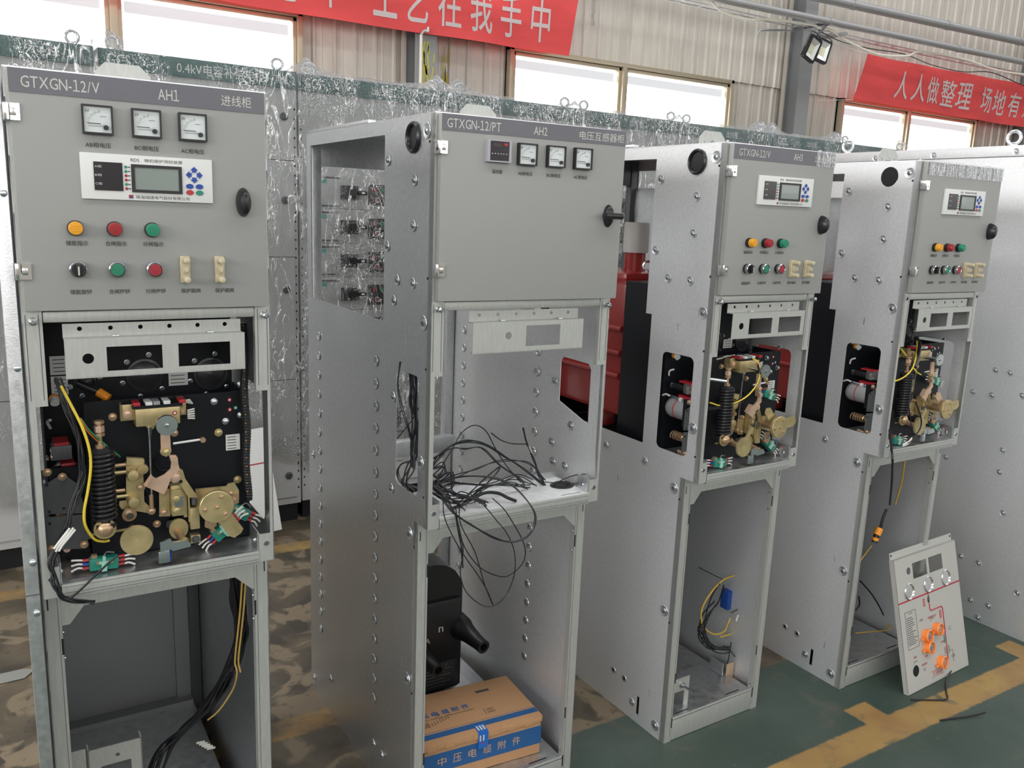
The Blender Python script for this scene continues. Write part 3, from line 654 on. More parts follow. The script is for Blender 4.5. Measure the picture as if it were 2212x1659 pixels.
    if PT: hs = [circ(.194, 1.3185, .0085), rect(.2425, .3400, 1.291, 1.3405)]
    else: hs = [circ(.0995, 1.3145, .0095), rect(.1300, .2245, 1.290, 1.3345), rect(.2530, .3480, 1.291, 1.3350)]
    m.plate(rect(u0, u1 + .002, 1.280, 1.3515), -.0165, -.0147, frame, 'y', hs).box(u0, u1 + .002, -.0165, -.006, 1.279, 1.2807, frame)
    bk = m.build('instrument_bracket', r)
    for q in (u0 + .085, u1 - .06): MB().box(q - .006, q + .006, -.008, .001, 1.3515, 1.3545, zinc, .001).build('clip', bk)
    # tray with lip
    m = MB().box(.0325, W - .0315, -.002, .0005, .8575, .8875, frame, .0008).box(.0325, W - .0315, -.002, .150 if PT else .20, .8855, .8875, lit_tray if PT else galv_floor)
    for zz in (.862, .868, .880): m.box(.034, W - .033, -.0023, -.002, zz - .0004, zz + .0004, darkg)
    if PT: m.box(.0325, W - .0315, .148, .150, .8875, .905, galv_floor)
    m.box(.045, .09, .012, .0145, .8875, .8878, darkg).box(W - .11, W - .05, .012, .0145, .8875, .8878, darkg)
    tr = m.build('tray', r)
    for q, s_ in ((.0318, 1), (W - .0318, -1)): MB().box(q, q + .002 * s_, .004, .05, .888, .928, galv).lathe([(.0055, 0), (.005, .002), (.003, .004)], (q + .002 * s_, .025, .903), (s_, 0, 0), steel, 12).build('corner_bracket', tr)
    MB().plate([(.0305, .8575), (.0305, .778), (.044, .778), (.0705, .8125), (W - .070, .8125), (W - .0345, .778), (W - .0305, .778), (W - .0305, .8575)], RC + .001, RC + .003, frame, 'y').box(.0305, W - .0305, 0, RC + .002, .8570, .8585, frame).build('gusset_beam', r)
    # top, plinth, rear
    MB().box(.0, W, .0, DP, T2, T2 + .0025, galv).build('top_plate', r)
    tp = C.objects[-1]
    m = MB()
    for q, e in ((.02, .02), (.02, .36), (.02, .42), (W - .02, .02), (W - .02, .3), (W - .02, .4), (W * .5, .05)): m.lathe([(.006, 0), (.006, .003), (.004, .006)], (q, e, T2 + .0025), (0, 0, 1), steel, 10)
    m.build('bolt', tp)
    if i > 0: MB().box(.0, .022, .38, DP - .02, T2 + .0025, T2 + .012, galv, .002).build('edge_strip', tp)
    lw = .052
    MB().plate([(W / 2 - lw, T2), (W / 2 - lw, T2 + .040), (W / 2 - lw + .020, T2 + .060), (W / 2 + lw - .020, T2 + .060), (W / 2 + lw, T2 + .040), (W / 2 + lw, T2)], .264, .268, frame, 'y', ([rect(W / 2 - .036, W / 2 - .028, T2 + .010, T2 + .024), rect(W / 2 + .028, W / 2 + .036, T2 + .010, T2 + .024)] if i < 2 else [[(W / 2 - .022, T2 + .004), (W / 2 + .022, T2 + .004), (W / 2 + .016, T2 + .026), (W / 2, T2 + .034), (W / 2 - .016, T2 + .026)], rect(W / 2 - .036, W / 2 - .032, T2 + .006, T2 + .030), rect(W / 2 + .032, W / 2 + .036, T2 + .006, T2 + .030)])).box(W / 2 - lw, W / 2 + lw, .264, .30, T2 + .0025, T2 + .005, galv).build('lifting_plate', r)
    MB().box(.0305, W - .0305, RC, RC + .003, .002, .079, frame, .001).box(.0305, W - .0305, RC, DP - .01, .070, .0725, galv_floor).box(.06, .12, RC + .02, RC + .024, .0725, .0729, shadowgap).box(W - .13, W - .07, RC + .02, RC + .024, .0725, .0729, shadowgap).build('kick_plate', r)
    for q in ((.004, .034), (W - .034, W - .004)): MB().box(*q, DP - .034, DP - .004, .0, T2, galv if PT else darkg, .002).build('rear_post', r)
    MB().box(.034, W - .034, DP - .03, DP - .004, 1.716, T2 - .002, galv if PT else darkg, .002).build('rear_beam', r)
    MB().box(.034, W - .034, DP - .11, DP - .08, .800, .855, galv, .002).build('rear_beam', r)
    if not PT:
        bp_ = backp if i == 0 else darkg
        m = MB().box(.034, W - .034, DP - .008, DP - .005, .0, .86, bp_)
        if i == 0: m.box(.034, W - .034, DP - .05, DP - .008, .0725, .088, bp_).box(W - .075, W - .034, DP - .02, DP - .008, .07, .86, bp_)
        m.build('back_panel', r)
    # ---- door
    DWD = W - .0155
    MD = Matrix.Translation((.0064, -FP, 0)) @ Matrix.Rotation(dth, 4, 'Z')
    def put(o): o.matrix_local = MD; return o
    m = MB().box(0, DWD, 0, .018, ZB, TD, doorg, .0018)
    dr = put(m.build('door', r))
    z0, z1 = (1.7675, TD - .0005) if PT else (1.764, TD - .0005)
    m = MB().box(.001, DWD - .001, -.0012, 0, z0, z1, strip)
    fz = lambda x, z: (x, -.0016, z)
    hd = .020
    zc = (z0 + z1) / 2 - .001
    if PT: m.text('GTXGN-12/PT', .0125, zc - .010, .1425, zc + .010, fz, lett).text('AH2', .2265, zc - .009, .262, zc + .009, fz, lett).text('电压互感器柜', .350, zc - .0095, .478, zc + .0095, fz, lett)
    else: m.text('GTXGN-12/V', .0185, zc - .0095, .1355, zc + .0095, fz, lett)
    if i in (0, 2): m.text('AH%d' % (1, 0, 3)[i], .2285, zc - .0095, .2635, zc + .0095, fz, lett).text(['进线柜', '', '1#出线柜'][i], .336 if i == 0 else .315, zc - .0095, .390, zc + .0095, fz, lett)
    np_ = m.build('nameplate', dr)
    if i in (2, 3):
        q = MB(); nx, nz = 60, 10; vs = []; fs = []
        for jz in range(nz + 1):
            for jx in range(nx + 1):
                a, b = ((jx / nx) * (DWD + .004) - .002 if i == 3 else DWD * .80 + jx / nx * (DWD * .2 + .002)), (z0 - .002) + (z1 + .006 - z0) * jz / nz
                kk = (1. if i == 3 else .25 + .8 * (jx / nx) ** 4); vs.append((a, -.003 - kk * (.0028 * abs(noise.noise(Vector((a * 14, b * 70, i)))) + .001 * noise.noise(Vector((a * 50, b * 90, 5)))), b))
        for jz in range(nz):
            for jx in range(nx): k = jz * (nx + 1) + jx; fs.append((k, k + 1, k + nx + 2, k + nx + 1))
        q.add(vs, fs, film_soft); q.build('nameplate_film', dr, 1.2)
    for zc in (1.732, 1.4705):
        MB().box(-.010, -.004, -.008, .014, zc - .0145, zc + .0145, chrome, .002).plate(rect(0, .0145, zc - .0135, zc + .0135), -.003, 0, chrome, 'y', [rect(.004, .0085, zc - .006, zc + .006)]).cyl((-.003, -.0045, zc - .013), (-.003, -.0045, zc + .013), .0035, chrome, 10).box(-.002, .009, -.005, -.002, zc - .006, zc + .006, chrome, .001).build('hinge', dr)
    kx, kz = (.371, 1.6005) if not PT else (.4445, 1.602)
    m = MB()
    prof = [(1., 0), (1.02, .004), (.92, .012), (.80, .020), (.55, .025), (.1, .026)]
    n0 = len(m.v); m.lathe(prof, (0, 0, 0), (0, -1, 0), rubber, 28)
    hor = PT
    for q in range(n0, len(m.v)):
        x, y, z = m.v[q]; m.v[q] = (kx + x * .0135, y * (.5 if hor else 1), kz + z * .0265)
    if hor: m.box(kx - .026, kx + .026, -.034, -.010, kz - .0075, kz + .0075, rubber, .007)
    m.build('door_handle', dr)
    def label(body, xc, zc, wd, hh): MB().text(body, xc - wd / 2, zc - hh / 2, xc + wd / 2, zc + hh / 2, lambda x, z: (x, -.0005, z), ink, bold=.012).build('lettering', dr)
    def meter(xc, zc, s):
        o = MB().plate(rect(xc - s / 2, xc + s / 2, zc - s / 2, zc + s / 2), -.012, 0, black, 'y', [rect(xc - s * .44, xc + s * .44, zc - s * .44, zc + s * .44)]).box(xc - s * .45, xc + s * .45, -.008, -.002, zc - s * .45, zc + s * .45, plate)
        M_ = o.build('voltmeter', r); put(M_)
        d = MB(); cx, cz = xc + s * .14, zc - s * .17
        for k in range(9):
            t = math.radians(100 + k * 9); ra, rb_ = s * .42, s * (.50 if k % 2 == 0 else .46)
            d.plate([(cx + ra * math.cos(t) - .0003, cz + ra * math.sin(t)), (cx + ra * math.cos(t) + .0003, cz + ra * math.sin(t)), (cx + rb_ * math.cos(t) + .0003, cz + rb_ * math.sin(t)), (cx + rb_ * math.cos(t) - .0003, cz + rb_ * math.sin(t))], -.0086, -.0082, ink)
        d.text('kV', xc - s * .38, zc + s * .24, xc - s * .26, zc + s * .33, lambda x, z: (x, -.0085, z), ink)
        for q in ((xc + s * .08, xc + s * .28, zc + s * .12), (xc - s * .3, xc + s * .2, zc - s * .22)): d.box(q[0], q[1], -.0085, -.0081, q[2] - .0007, q[2] + .0007, mat('grey_print', (.35, .37, .37), .6))
        d.build('dial_marks', M_)
        MB().box(xc - s * .33, xc + s * .10, -.0092, -.0086, zc - s * .145, zc - s * .125, ink).cyl((cx, -.008, zc - s * .13), (cx, -.0105, zc - s * .13), s * .05, plate).build('needle', M_)
        MB().cyl((xc + s * .26, -.008, zc - s * .26), (xc + s * .26, -.0125, zc - s * .26), s * .085, black, 16).build('zero_screw', M_)
    def relay(xa, zb):
        w_, h_ = .2175, .078
        o = put(MB().box(xa, xa + w_, -.006, 0, zb, zb + h_, white, .0015).text('RDS', xa + .080, zb + .0670, xa + .094, zb + .0725, lambda x, z: (x, -.0064, z), ink).text('微机保护测控装置', xa + .102, zb + .0670, xa + .166, zb + .0728, lambda x, z: (x, -.0064, z), ink).text('珠海瑞捷电气股份有限公司', xa + .086, zb + .0032, xa + .176, zb + .0092, lambda x, z: (x, -.0064, z), ink).box(xa + .0745, xa + .0815, -.0066, -.006, zb + .0035, zb + .0095, redl).box(xa + .0760, xa + .0800, -.0068, -.006, zb + .0035, zb + .0065, cblue).build('protection_relay', r))
        q = MB().box(xa + .0205, xa + .066, -.0078, -.006, zb + .0155, zb + .0635, darkwin)
        for k, s_ in enumerate('ABC'): q.text(s_ + '相', xa + .022, zb + .0535 - k * .0145, xa + .0325, zb + .0580 - k * .0145, lambda x, z: (x, -.0082, z), lett)
        q.build('segment_display', o)
        MB().plate(rect(xa + .080, xa + .164, zb + .0145, zb + .0625), -.009, -.006, black, 'y', [rect(xa + .0855, xa + .1585, zb + .0195, zb + .0575)]).box(xa + .085, xa + .159, -.0075, -.006, zb + .019, zb + .058, lcd).build('lcd_display', o)
        for k in range(6): MB().cyl((xa + .0715, -.006, zb + .0570 - k * .0074), (xa + .0715, -.0072, zb + .0570 - k * .0074), .0025, greenl if k in (0, 1, 4) else redl, 10).box(xa + .0745, xa + .0785, -.0063, -.006, zb + .0562 - k * .0074, zb + .0578 - k * .0074, ink).build('status_lamp', o)
        kx_, kz_ = xa + .1855, zb + .0495
        for dx, dz in ((0, 1), (0, -1), (1, 0), (-1, 0)):
            R = lambda a, b: (kx_ + (dx * a + dz * b), kz_ + (dz * a + dx * b))
            P = [R(.0145, 0), R(.0085, .0065), R(.0085, .0035), R(.0045, .0035), R(.0045, -.0035), R(.0085, -.0035), R(.0085, -.0065)]
            MB().plate(P, -.0075, -.006, bluep).build('arrow_key', o)
        for dx, dz, mm in ((-.0083, -.0205, bluep), (.0085, -.0205, bluep), (-.0083, -.0315, redp), (.0085, -.0315, greenp)): MB().plate(circ(kx_ + dx, kz_ + dz, .0066, 16, .0045), -.0075, -.006, mm).build('oval_key', o)
    def lamp(xc, zc, m_, key):
        o = put(MB().lathe([(.0130, 0), (.0135, .006), (.0128, .010)], (xc, 0, zc), (0, -1, 0), black, 22).build('indicator_lamp', r))
        l = MB().lathe([(.0118, .008), (.0118, .020), (.0100, .024), (.0, .0242)], (xc, 0, zc), (0, -1, 0), m_, 22)
        for k in (-1, 0, 1): l.box(xc - .007, xc + .007, -.0249, -.0238, zc + k * .0042 - .0007, zc + k * .0042 + .0007, m_)
        l.build('lens', o, label=key + ' lens')
    def button(xc, zc, m_, key, sel=False):
        o = put(MB().lathe([(.0132, 0), (.0138, .003), (.0138, .012)], (xc, 0, zc), (0, -1, 0), black, 22).lathe([(.0142, .009), (.0142, .016), (.0122, .0178), (.0110, .0150)], (xc, 0, zc), (0, -1, 0), steel, 24).build('selector_switch' if sel else 'push_button', r))
        if sel: MB().lathe([(.0106, .010), (.0106, .0175)], (xc, 0, zc), (0, -1, 0), black, 20).box(xc - .0036, xc + .0036, -.028, -.017, zc - .0105, zc + .0105, black, .002).box(xc - .0012, xc + .0012, -.0284, -.0275, zc - .009, zc + .006, lett).build('knob', o)
        else: MB().lathe([(.0106, .010), (.0106, .0166), (.0, .0170)], (xc, 0, zc), (0, -1, 0), m_, 20).build('cap', o, label=key + ' cap')
    def link(xc, zc):
        o = put(MB().box(xc - .0085, xc + .0085, -.010, 0, zc - .0245, zc + .0245, ivory, .002).build('terminal_link', r))
        for s_ in (1, -1): MB().lathe([(.0065, .010), (.0065, .020), (.0058, .022), (.0058, .030), (.004, .031)], (xc, 0, zc + s_ * .0175), (0, -1, 0), ivory, 14).build('thumb_screw', o)
        MB().box(xc - .005, xc + .005, -.018, -.010, zc - .007, zc + .007, ivory, .002).box(xc - .003, xc + .003, -.026, -.012, zc - .004, zc + .004, ivory, .001).build('link_bar', o)
    if i == 0:
        for k, q in enumerate((.1292, .2070, .2841)): meter(q, 1.7293, .0480); label(('AB相电压', 'BC相电压', 'AC相电压')[k], q - .0005, 1.6875, .0400, .0085)
        relay(.0982, 1.5962)
    if PT:
        o = put(MB().plate(rect(.1055, .1655, 1.7085, 1.7555), -.012, 0, mat('clear_rim', (.40, .38, .43), .2, coat=.5), 'y', [rect(.1125, .1600, 1.7115, 1.7530)]).box(.1120, .1605, -.0105, -.002, 1.711, 1.7535, darkwin).build('temperature_controller', r))
        MB().box(.1475, .1555, -.0112, -.0104, 1.7445, 1.7495, mat('red_digit', (.5, .02, .02), .4)).text('888', .121, 1.7415, .140, 1.7495, lambda x, z: (x, -.0108, z), mat('dim_digits', (.10, .05, .05), .4)).text('- - - - - -', .117, 1.7255, .155, 1.7275, lambda x, z: (x, -.0108, z), lett).build('display_digits', o)
        label('温控器', .1370, 1.6888, .026, .0085)
        for k, q in enumerate((.2095, .2855, .3595)): meter(q, 1.7300, .0480); label(('AB相电压', 'BC相电压', 'AC相电压')[k], q - .0005, 1.6882, .0380, .0085)
    if i in (2, 3): relay(.0985 if i == 2 else .0960, 1.6482)
    if not PT:
        for k, (q, m_, key) in enumerate(((.0850, amber, 'amber'), (.1470, redl, 'red'), (.2085, greenl, 'green'))): lamp(q, 1.5456, m_, key); label(('储能指示', '合闸指示', '分闸指示')[k], q + .0015, 1.5198, .0350, .0086)
        button(.0850, 1.4750, None, '', True); button(.1470, 1.4750, greenc, 'green'); button(.2090, 1.4750, redc, 'red')
        link(.2620, 1.4748); link(.3235, 1.4748)
        for k, q in enumerate((.0880, .1500, .2105, .2715, .3325)): label(('储能旋钮', '合闸按钮', '分闸按钮', '保护跳闸', '保护跳闸')[k], q, 1.4349, .0345, .0086)
    return r
ROOTS = [make_cabinet(i) for i in range(4)]
# ================================================================== spring operating mechanisms inside AH1, AH3, AH4
def P2(L, dx=0, dz=0): return [(a + dx, b + dz) for a, b in L]
def hexbolt(mb, u, d, z, r, m, h=.006, ax=(0, -1, 0)):
    mb.lathe([(r * 1.35, 0), (r * 1.35, .0015)], (u, d, z), ax, m, 16); mb.lathe([(r, .0015), (r, h), (r * .7, h + .0008)], (u, d, z), ax, m, 6)
def mechanism(root, W, var):
    bs = MB().plate(rrect(.094, .402, .888, 1.212, .006), .088, .093, blackp, 'y', [circ(.192, 1.012, .006), circ(.251, .940, .018)])
    bs.ring((.236, .087, 1.078), (0, 1, 0), .020, .003, blackp, 24, 6).box(.094, .402, .088, .20, .8885, .892, blackp).box(.398, .402, .09, .20, .892, 1.21, blackp)
    bs.box(.03, W - .03, .205, .41, .905, 1.405, blackp, .003)
    base = bs.build('operating_mechanism', root, label='black painted operating mechanism with yellow zinc plated levers')
    # front of the tank behind: round covers, studs, plates
    for (u, z), R in zip([(0.221,1.235),(0.355,1.230),(0.108,1.229)], (.036, .036, .020)):
        m = MB().lathe([(R, 0), (R, .004), (R * .86, .005), (R * .80, .0015), (R * .5, .006), (.0, .009)], (u, .205, z), (0, -1, 0), mat('dark_cover', (.035, .036, .04), .3), 30)
        for k in range(6): t = 2 * PI * k / 6 + .3; hexbolt(m, u + (R + .009) * math.cos(t), .205, z + (R + .009) * math.sin(t), .0042, steel)
        m.build('round_cover', base)
    m = MB()
    (a, b), (c, d) = [(0.268,1.237),(0.307,1.209)]
    m.box(a, c, .2035, .2046, d, b, white)
    for k in range(3): m.box(a + .004, c - .006, .2032, .2036, b - .007 - k * .008, b - .0055 - k * .008, ink)
    m.build('rating_plate', base, label='white printed rating plate')
    for z9 in (1.206, 1.247):
        m = MB().box(.047, .077, .2035, .2046, z9, z9 + .038, white)
        for k in range(4): m.box(.052, .073, .2032, .2036, z9 + .006 + k * .008, z9 + .0075 + k * .008, ink)
        m.build('rating_plate', base, label='white printed rating plate')
    def bolt(u, z, r_, mm, h_): q = MB(); hexbolt(q, u, .088, z, r_, mm, h_); q.build('hex_bolt', base)
    for u, z in [(0.336,1.194),(0.389,1.160),(0.358,1.150),(0.390,1.226)]: bolt(u, z, .0055, steel, .008)
    for u, z in [(0.343,1.127),(0.379,1.019)]: bolt(u, z, .0062, gold, .006)
    for u, z in [(0.025,1.081),(0.050,1.069),(0.023,0.926),(0.080,0.925),(0.215,0.946),(0.256,1.135),(0.144,1.179)]: bolt(u, z, .0058, bronze, .006)
    for (u, z), mm in zip([(0.367,1.195),(0.367,1.174),(0.379,1.177)], (redp, redp, greenp)): MB().cyl((u, .088, z), (u, .0865, z), .0042, mm, 14).cyl((u, .0868, z), (u, .086, z), .0022, white, 10).build('inspection_dot', base)
    (a, b), (c, d) = [(0.357,1.120),(0.386,1.086)]
    m = MB().box(a, c, .0865, .0878, d, b, white)
    for k in range(5): m.box(a + .003, c - .008, .0862, .0866, b - .006 - k * .0062, b - .0045 - k * .0062, ink)
    m.build('sticker', base)
    # left grey plates, motor and reducer seen through the side window
    m = MB().plate([(0.018,1.055),(0.052,1.074),(0.074,1.051),(0.088,0.988),(0.017,0.997)], .09, .094, darkg).plate([(0.017,0.990),(0.087,0.986),(0.082,0.915),(0.017,0.924)], .09, .094, darkg)
    for u, z in [(0.023,1.055),(0.049,1.004),(0.023,0.977),(0.024,1.001)]: m.cyl((u, .0905, z), (u, .0895, z), .003, shadowgap, 8)
    m.build('side_bracket', base)
    mz = 1.043
    m = MB().cyl((.062, .185, mz), (.062, .115, mz), .031, mat('motor_grey', (.40, .40, .41), .35, .3), 28).lathe([(.031, 0), (.028, .010), (.014, .016)], (.062, .185, mz), (0, 1, 0), mat('motor_cap', (.36, .36, .37), .4, .3), 28).cyl((.062, .160, mz), (.062, .157, mz), .0318, wirer, 28).box(.03, .10, .100, .115, mz - .04, mz + .04, blackp)
    m.build('charging_motor', base, label='grey charging motor with a red band')
    m = MB().cyl((.05, .178, 1.112), (.05, .125, 1.112), .010, black, 16).cyl((.05, .186, 1.112), (.05, .178, 1.112), .011, zinc, 16).box(.035, .07, .095, .125, 1.100, 1.128, darkg, .002).box(.034, .036, .10, .112, 1.1, 1.124, zinc).box(.04, .066, .10, .15, 1.128, 1.133, redp)
    for k in range(2): m.cyl((.036, .106 - .008 * k, 1.118 - .010 * k), (.033, .106 - .008 * k, 1.118 - .010 * k), .0035, bronze, 10)
    m.build('auxiliary_relay', base)
    m = MB().cyl((.05, .190, 1.078), (.05, .10, 1.070), .004, zinc, 10)
    for k, mm in enumerate((white, steel, bronze)): m.cyl((.05, .15 - .018 * k, 1.0745 - .0016 * k), (.05, .14 - .018 * k, 1.0737 - .0016 * k), .007, mm, 12)
    m.box(.05, .075, .11, .16, 1.078, 1.088, redp, .002)
    m.build('contact_row', base)
    MB().tube([(.04, .195, 1.14), (.035, .188, 1.155), (.04, .175, 1.162)], .003, wirew, 6).build('wire_marker', base)
    MB().tube([(.03, .205, 1.078), (.03, .19, 1.084), (.03, .175, 1.082)], .003, wirew, 6).build('wire_marker', base)
    MB().tube([(.05 + .012 * math.cos(k * .6), .115 + .0009 * k, .962 + .012 * math.sin(k * .6)) for k in range(60)], .0022, bronze, 5, 1).build('return_spring', base)
    MB().cyl((.05, .16, .962), (.05, .105, .962), .007, bronze, 12).build('reduction_shaft', base)
    MB().cyl((.05, .14, .916), (.05, .105, .913), .0065, pink, 12).build('resistor', base)
    MB().cyl((.05, .190, 1.202), (.05, .182, 1.202), .010, orangep, 16).cyl((.05, .182, 1.202), (.05, .172, 1.196), .0085, white, 14).build('cable_plug', base)
    # closing spring
    m = MB(); n = 15; pts = [(.115 + .0195 * math.cos(2 * PI * t / 12), .030 + .0195 * math.sin(2 * PI * t / 12), .990 + .134 * t / (12 * n)) for t in range(12 * n + 1)]
    m.tube(pts, .0036, rubber, 7, 1).cyl((.115, .03, .985), (.115, .03, 1.13), .0145, black, 16).lathe([(.021, 0), (.022, .006), (.014, .012)], (.115, .03, 1.123), (0, 0, 1), black, 20).lathe([(.021, 0), (.021, .008)], (.115, .03, .978), (0, 0, 1), black, 20)
    sp = m.build('closing_spring', base)
    m = MB().cyl((.114, .03, 1.13), (.114, .03, 1.182), .0045, bronze, 12)
    for z, h in ((1.135, .006), (1.158, .006), (1.166, .012), (1.182, .006)): m.lathe([(.0092, 0), (.0092, h)], (.114, .03, z), (0, 0, 1), bronze if h < .01 else pink, 6)
    m.build('tension_rod', base)
    m = MB().lathe([(.020, 0), (.020, .004)], (.113, .022, .976), (0, -1, 0), gold, 24).lathe([(.014, .004), (.014, .010), (.009, .015), (.0045, .016)], (.113, .022, .976), (0, -1, 0), bronze, 20).box(.09, .165, .03, .034, .962, .966, gold)
    m.build('spring_anchor', base)
    # trip coil box
    m = MB().box(.1805, .262, .048, .084, 1.1640, 1.1985, gold, .0015).box(.156, .181, .066, .070, 1.174, 1.206, gold, .001).box(.262, .277, .066, .070, 1.176, 1.206, gold, .001).box(.156, .160, .066, .09, 1.174, 1.206, gold)
    hexbolt(m, .168, .066, 1.188, .0065, pink); hexbolt(m, .269, .066, 1.198, .0045, bronze); hexbolt(m, .269, .066, 1.183, .0045, bronze); hexbolt(m, .208, .06, 1.161, .006, gold)
    m.cyl((.252, .048, 1.186), (.252, .0472, 1.186), .0045, redp, 14).cyl((.252, .0474, 1.186), (.252, .0468, 1.186), .0025, white, 12)
    cb = m.build('trip_coil_box', base)
    m = MB().box(.176, .268, .052, .082, 1.1985, 1.2045, blackp)
    for q, mm in ((.178, redp), (.200, white), (.214, mat('terminal_grey', (.3, .3, .3), .5)), (.233, white), (.262, redp)): m.box(q, q + .0125, .05, .084, 1.2045, 1.2115, mm, .001)
    for k in range(5): m.tube([(.268, .06 + .004 * k, 1.206 - .001 * k), (.284 + .002 * k, .06 + .004 * k, 1.208 - .003 * k)], .0018, wirew, 6, 1).tube([(.278, .06, 1.186 - .004 * k), (.292, .062, 1.188 - .005 * k)], .0018, wirew, 6, 1)
    m.build('coil_terminals', base, label='red and white coil terminals')
    m = MB().cyl((.228, .06, 1.176), (.228, -.004, 1.176), .0055, steel, 14).lathe([(.0200, 0), (.0205, .002), (.0195, .006), (.0, .0062)], (.228, -.003, 1.176), (0, -1, 0), zinc, 30); hexbolt(m, .228, -.008, 1.176, .0042, steel, .003)
    m.build('push_disc', base, label='bright zinc push disc')
    m = MB().plate([(.219, 1.165), (.236, 1.165), (.2365, 1.118), (.2275, 1.108), (.2185, 1.118)], .012, .017, pink); hexbolt(m, .2275, .012, 1.119, .0058, gold); m.lathe([(.0105, 0), (.0105, .003)], (.2275, .018, 1.119), (0, -1, 0), gold, 18)
    m.build('swing_link', base, label='pinkish zinc plated link')
    m = MB().plate([(0.233,1.110),(0.246,1.108),(0.249,1.093),(0.252,1.078),(0.235,1.062),(0.227,1.042),(0.220,1.031),(0.186,1.053),(0.200,1.072),(0.208,1.065),(0.223,1.071),(0.235,1.081),(0.237,1.095)], .016, .021, pink).plate([(0.185,1.057),(0.199,1.076),(0.200,1.074),(0.186,1.055)], .004, .018, pink).plate([(0.234,1.107),(0.248,1.105),(0.249,1.093),(0.237,1.094)], .012, .03, pink)
    m.build('hook_lever', base, label='pinkish zinc plated hook lever')
    m = MB().plate([(0.252,1.077),(0.260,1.071),(0.264,1.053),(0.283,1.018),(0.287,1.009),(0.269,1.012),(0.256,1.039),(0.244,1.056)], .032, .037, gold); hexbolt(m, .244, .030, 1.060, .009, pink, .010); m.cyl((.255, .0325, 1.048), (.255, .0315, 1.048), .004, shadowgap, 12)
    m.build('rocker_arm', base)
    m = MB().plate([(0.161,1.101),(0.191,1.095),(0.190,1.006),(0.197,0.997),(0.205,0.991),(0.205,0.978),(0.180,0.987),(0.148,0.997),(0.144,1.005),(0.145,1.014),(0.157,1.014)], .060, .066, gold).plate([(0.161,1.104),(0.192,1.098),(0.191,1.085),(0.160,1.089)], .05, .06, gold)
    for u, z in [(0.170,1.068),(0.169,1.013)]: m.lathe([(.0115, 0), (.0115, .018), (.010, .020), (.002, .021)], (u, .060, z), (0, -1, 0), gold, 20)
    for u, z in [(0.167,1.091),(0.186,1.091),(0.185,1.038),(0.202,0.986)]: hexbolt(m, u, .058, z, .0058, bronze)
    for u, z in [(0.148,1.072),(0.147,1.023),(0.146,1.087),(0.142,1.035)]: m.cyl((u - .012, .062, z), (u + .014, .062, z), .0042, (gold, bronze)[int(z * 1000) % 2], 12)
    m.build('latch_bracket', base)
    m = MB().plate([(0.219,1.029),(0.238,1.025),(0.238,0.967),(0.217,0.969)], .064, .068, gold).box(.2385, .2650, .044, .064, .972, 1.037, gold, .0015).box(.2435, .2600, .040, .046, .992, 1.014, steel)
    for u, z in [(0.247,1.010),(0.247,0.985)]: hexbolt(m, u, .044, z, .0072, gold, .007)
    for u, z in [(0.228,1.021),(0.226,0.977)]: hexbolt(m, u, .064, z, .0058, bronze)
    m.box(.238, .256, .036, .05, 1.02, 1.030, gold).box(.262, .2685, .05, .06, .965, 1.02, gold)
    m.build('guide_block', base)
    m = MB().box(.2725, .2905, .040, .066, .940, .985, gold, .001).box(.270, .2735, .046, .05, .955, 1.01, gold).box(.272, .291, .042, .062, .909, .926, gold, .001).cyl((.283, .05, .99), (.283, .05, 1.005), .006, darkg, 12); hexbolt(m, .2815, .042, .917, .0062, darkg, .003)
    m.build('trip_module', base)
    m = MB().plate([(0.287,1.020),(0.349,1.018),(0.352,1.023),(0.365,1.024),(0.374,1.006),(0.374,0.987),(0.365,0.974),(0.352,0.966),(0.288,0.985)], .055, .060, gold)
    for u, z in [(0.356,1.002)]: hexbolt(m, u, .055, z, .005, bronze)
    m.build('cam_plate', base)
    an = -58 if var == 0 else 8
    m = MB().lathe([(.0335, 0), (.0340, .002), (.0335, .009), (.0325, .010), (.0, .0102)], (.315, .0, .9985), (0, -1, 0), gold, 36)
    for r_, t in ((0, 0), (.023, 65), (.023, -45), (.023, 185)): q = math.radians(t); hexbolt(m, .315 + r_ * math.cos(q), -.0100, .9985 + r_ * math.sin(q), .0036, bronze, .003)
    m.cyl((.315, .06, .9985), (.315, 0, .9985), .013, bronze, 18)
    m.build('crank_disc', base)
    m = MB(); ca, sa = math.cos(math.radians(an)), math.sin(math.radians(an))
    arm = [(.005, -.015), (.072, -.0165), (.083, -.010), (.083, .006), (.078, .0145), (.005, .015)]
    m.plate([(.315 + a * ca - b * sa, .9985 + a * sa + b * ca) for a, b in arm], .002, .006, gold)
    if var: t = math.radians(128); m.plate([(.315 + a * math.cos(t) - b * math.sin(t), .9985 + a * math.sin(t) + b * math.cos(t)) for a, b in [(.005, -.012), (.065, -.013), (.075, 0), (.065, .013), (.005, .012)]], .008, .012, (gold, gold, gold, pink)[var]); 
    m.build('crank_arm', base)
    m = MB().lathe([(.0292, 0), (.0298, .003), (.0292, .007), (.0, .0072)], (.1645, -.005, .9545), (0, -1, 0), gold, 36).cyl((.1645, .06, .9545), (.1645, -.005, .9545), .008, bronze, 14).lathe([(.004, .0072), (.004, .0082)], (.1665, -.005, .953), (0, -1, 0), gold, 12)
    if var: m.plate([(.172, .968), (.184, .962), (.212, 1.004), (.200, 1.012)], .0, .004, gold)
    m.lathe([(.0135, 0), (.0135, .004)], (.160, .05, .988), (0, -1, 0), bronze, 20).lathe([(.007, .004), (.007, .012)], (.160, .05, .988), (0, -1, 0), steel, 12)
    m.build('roller_disc', base)
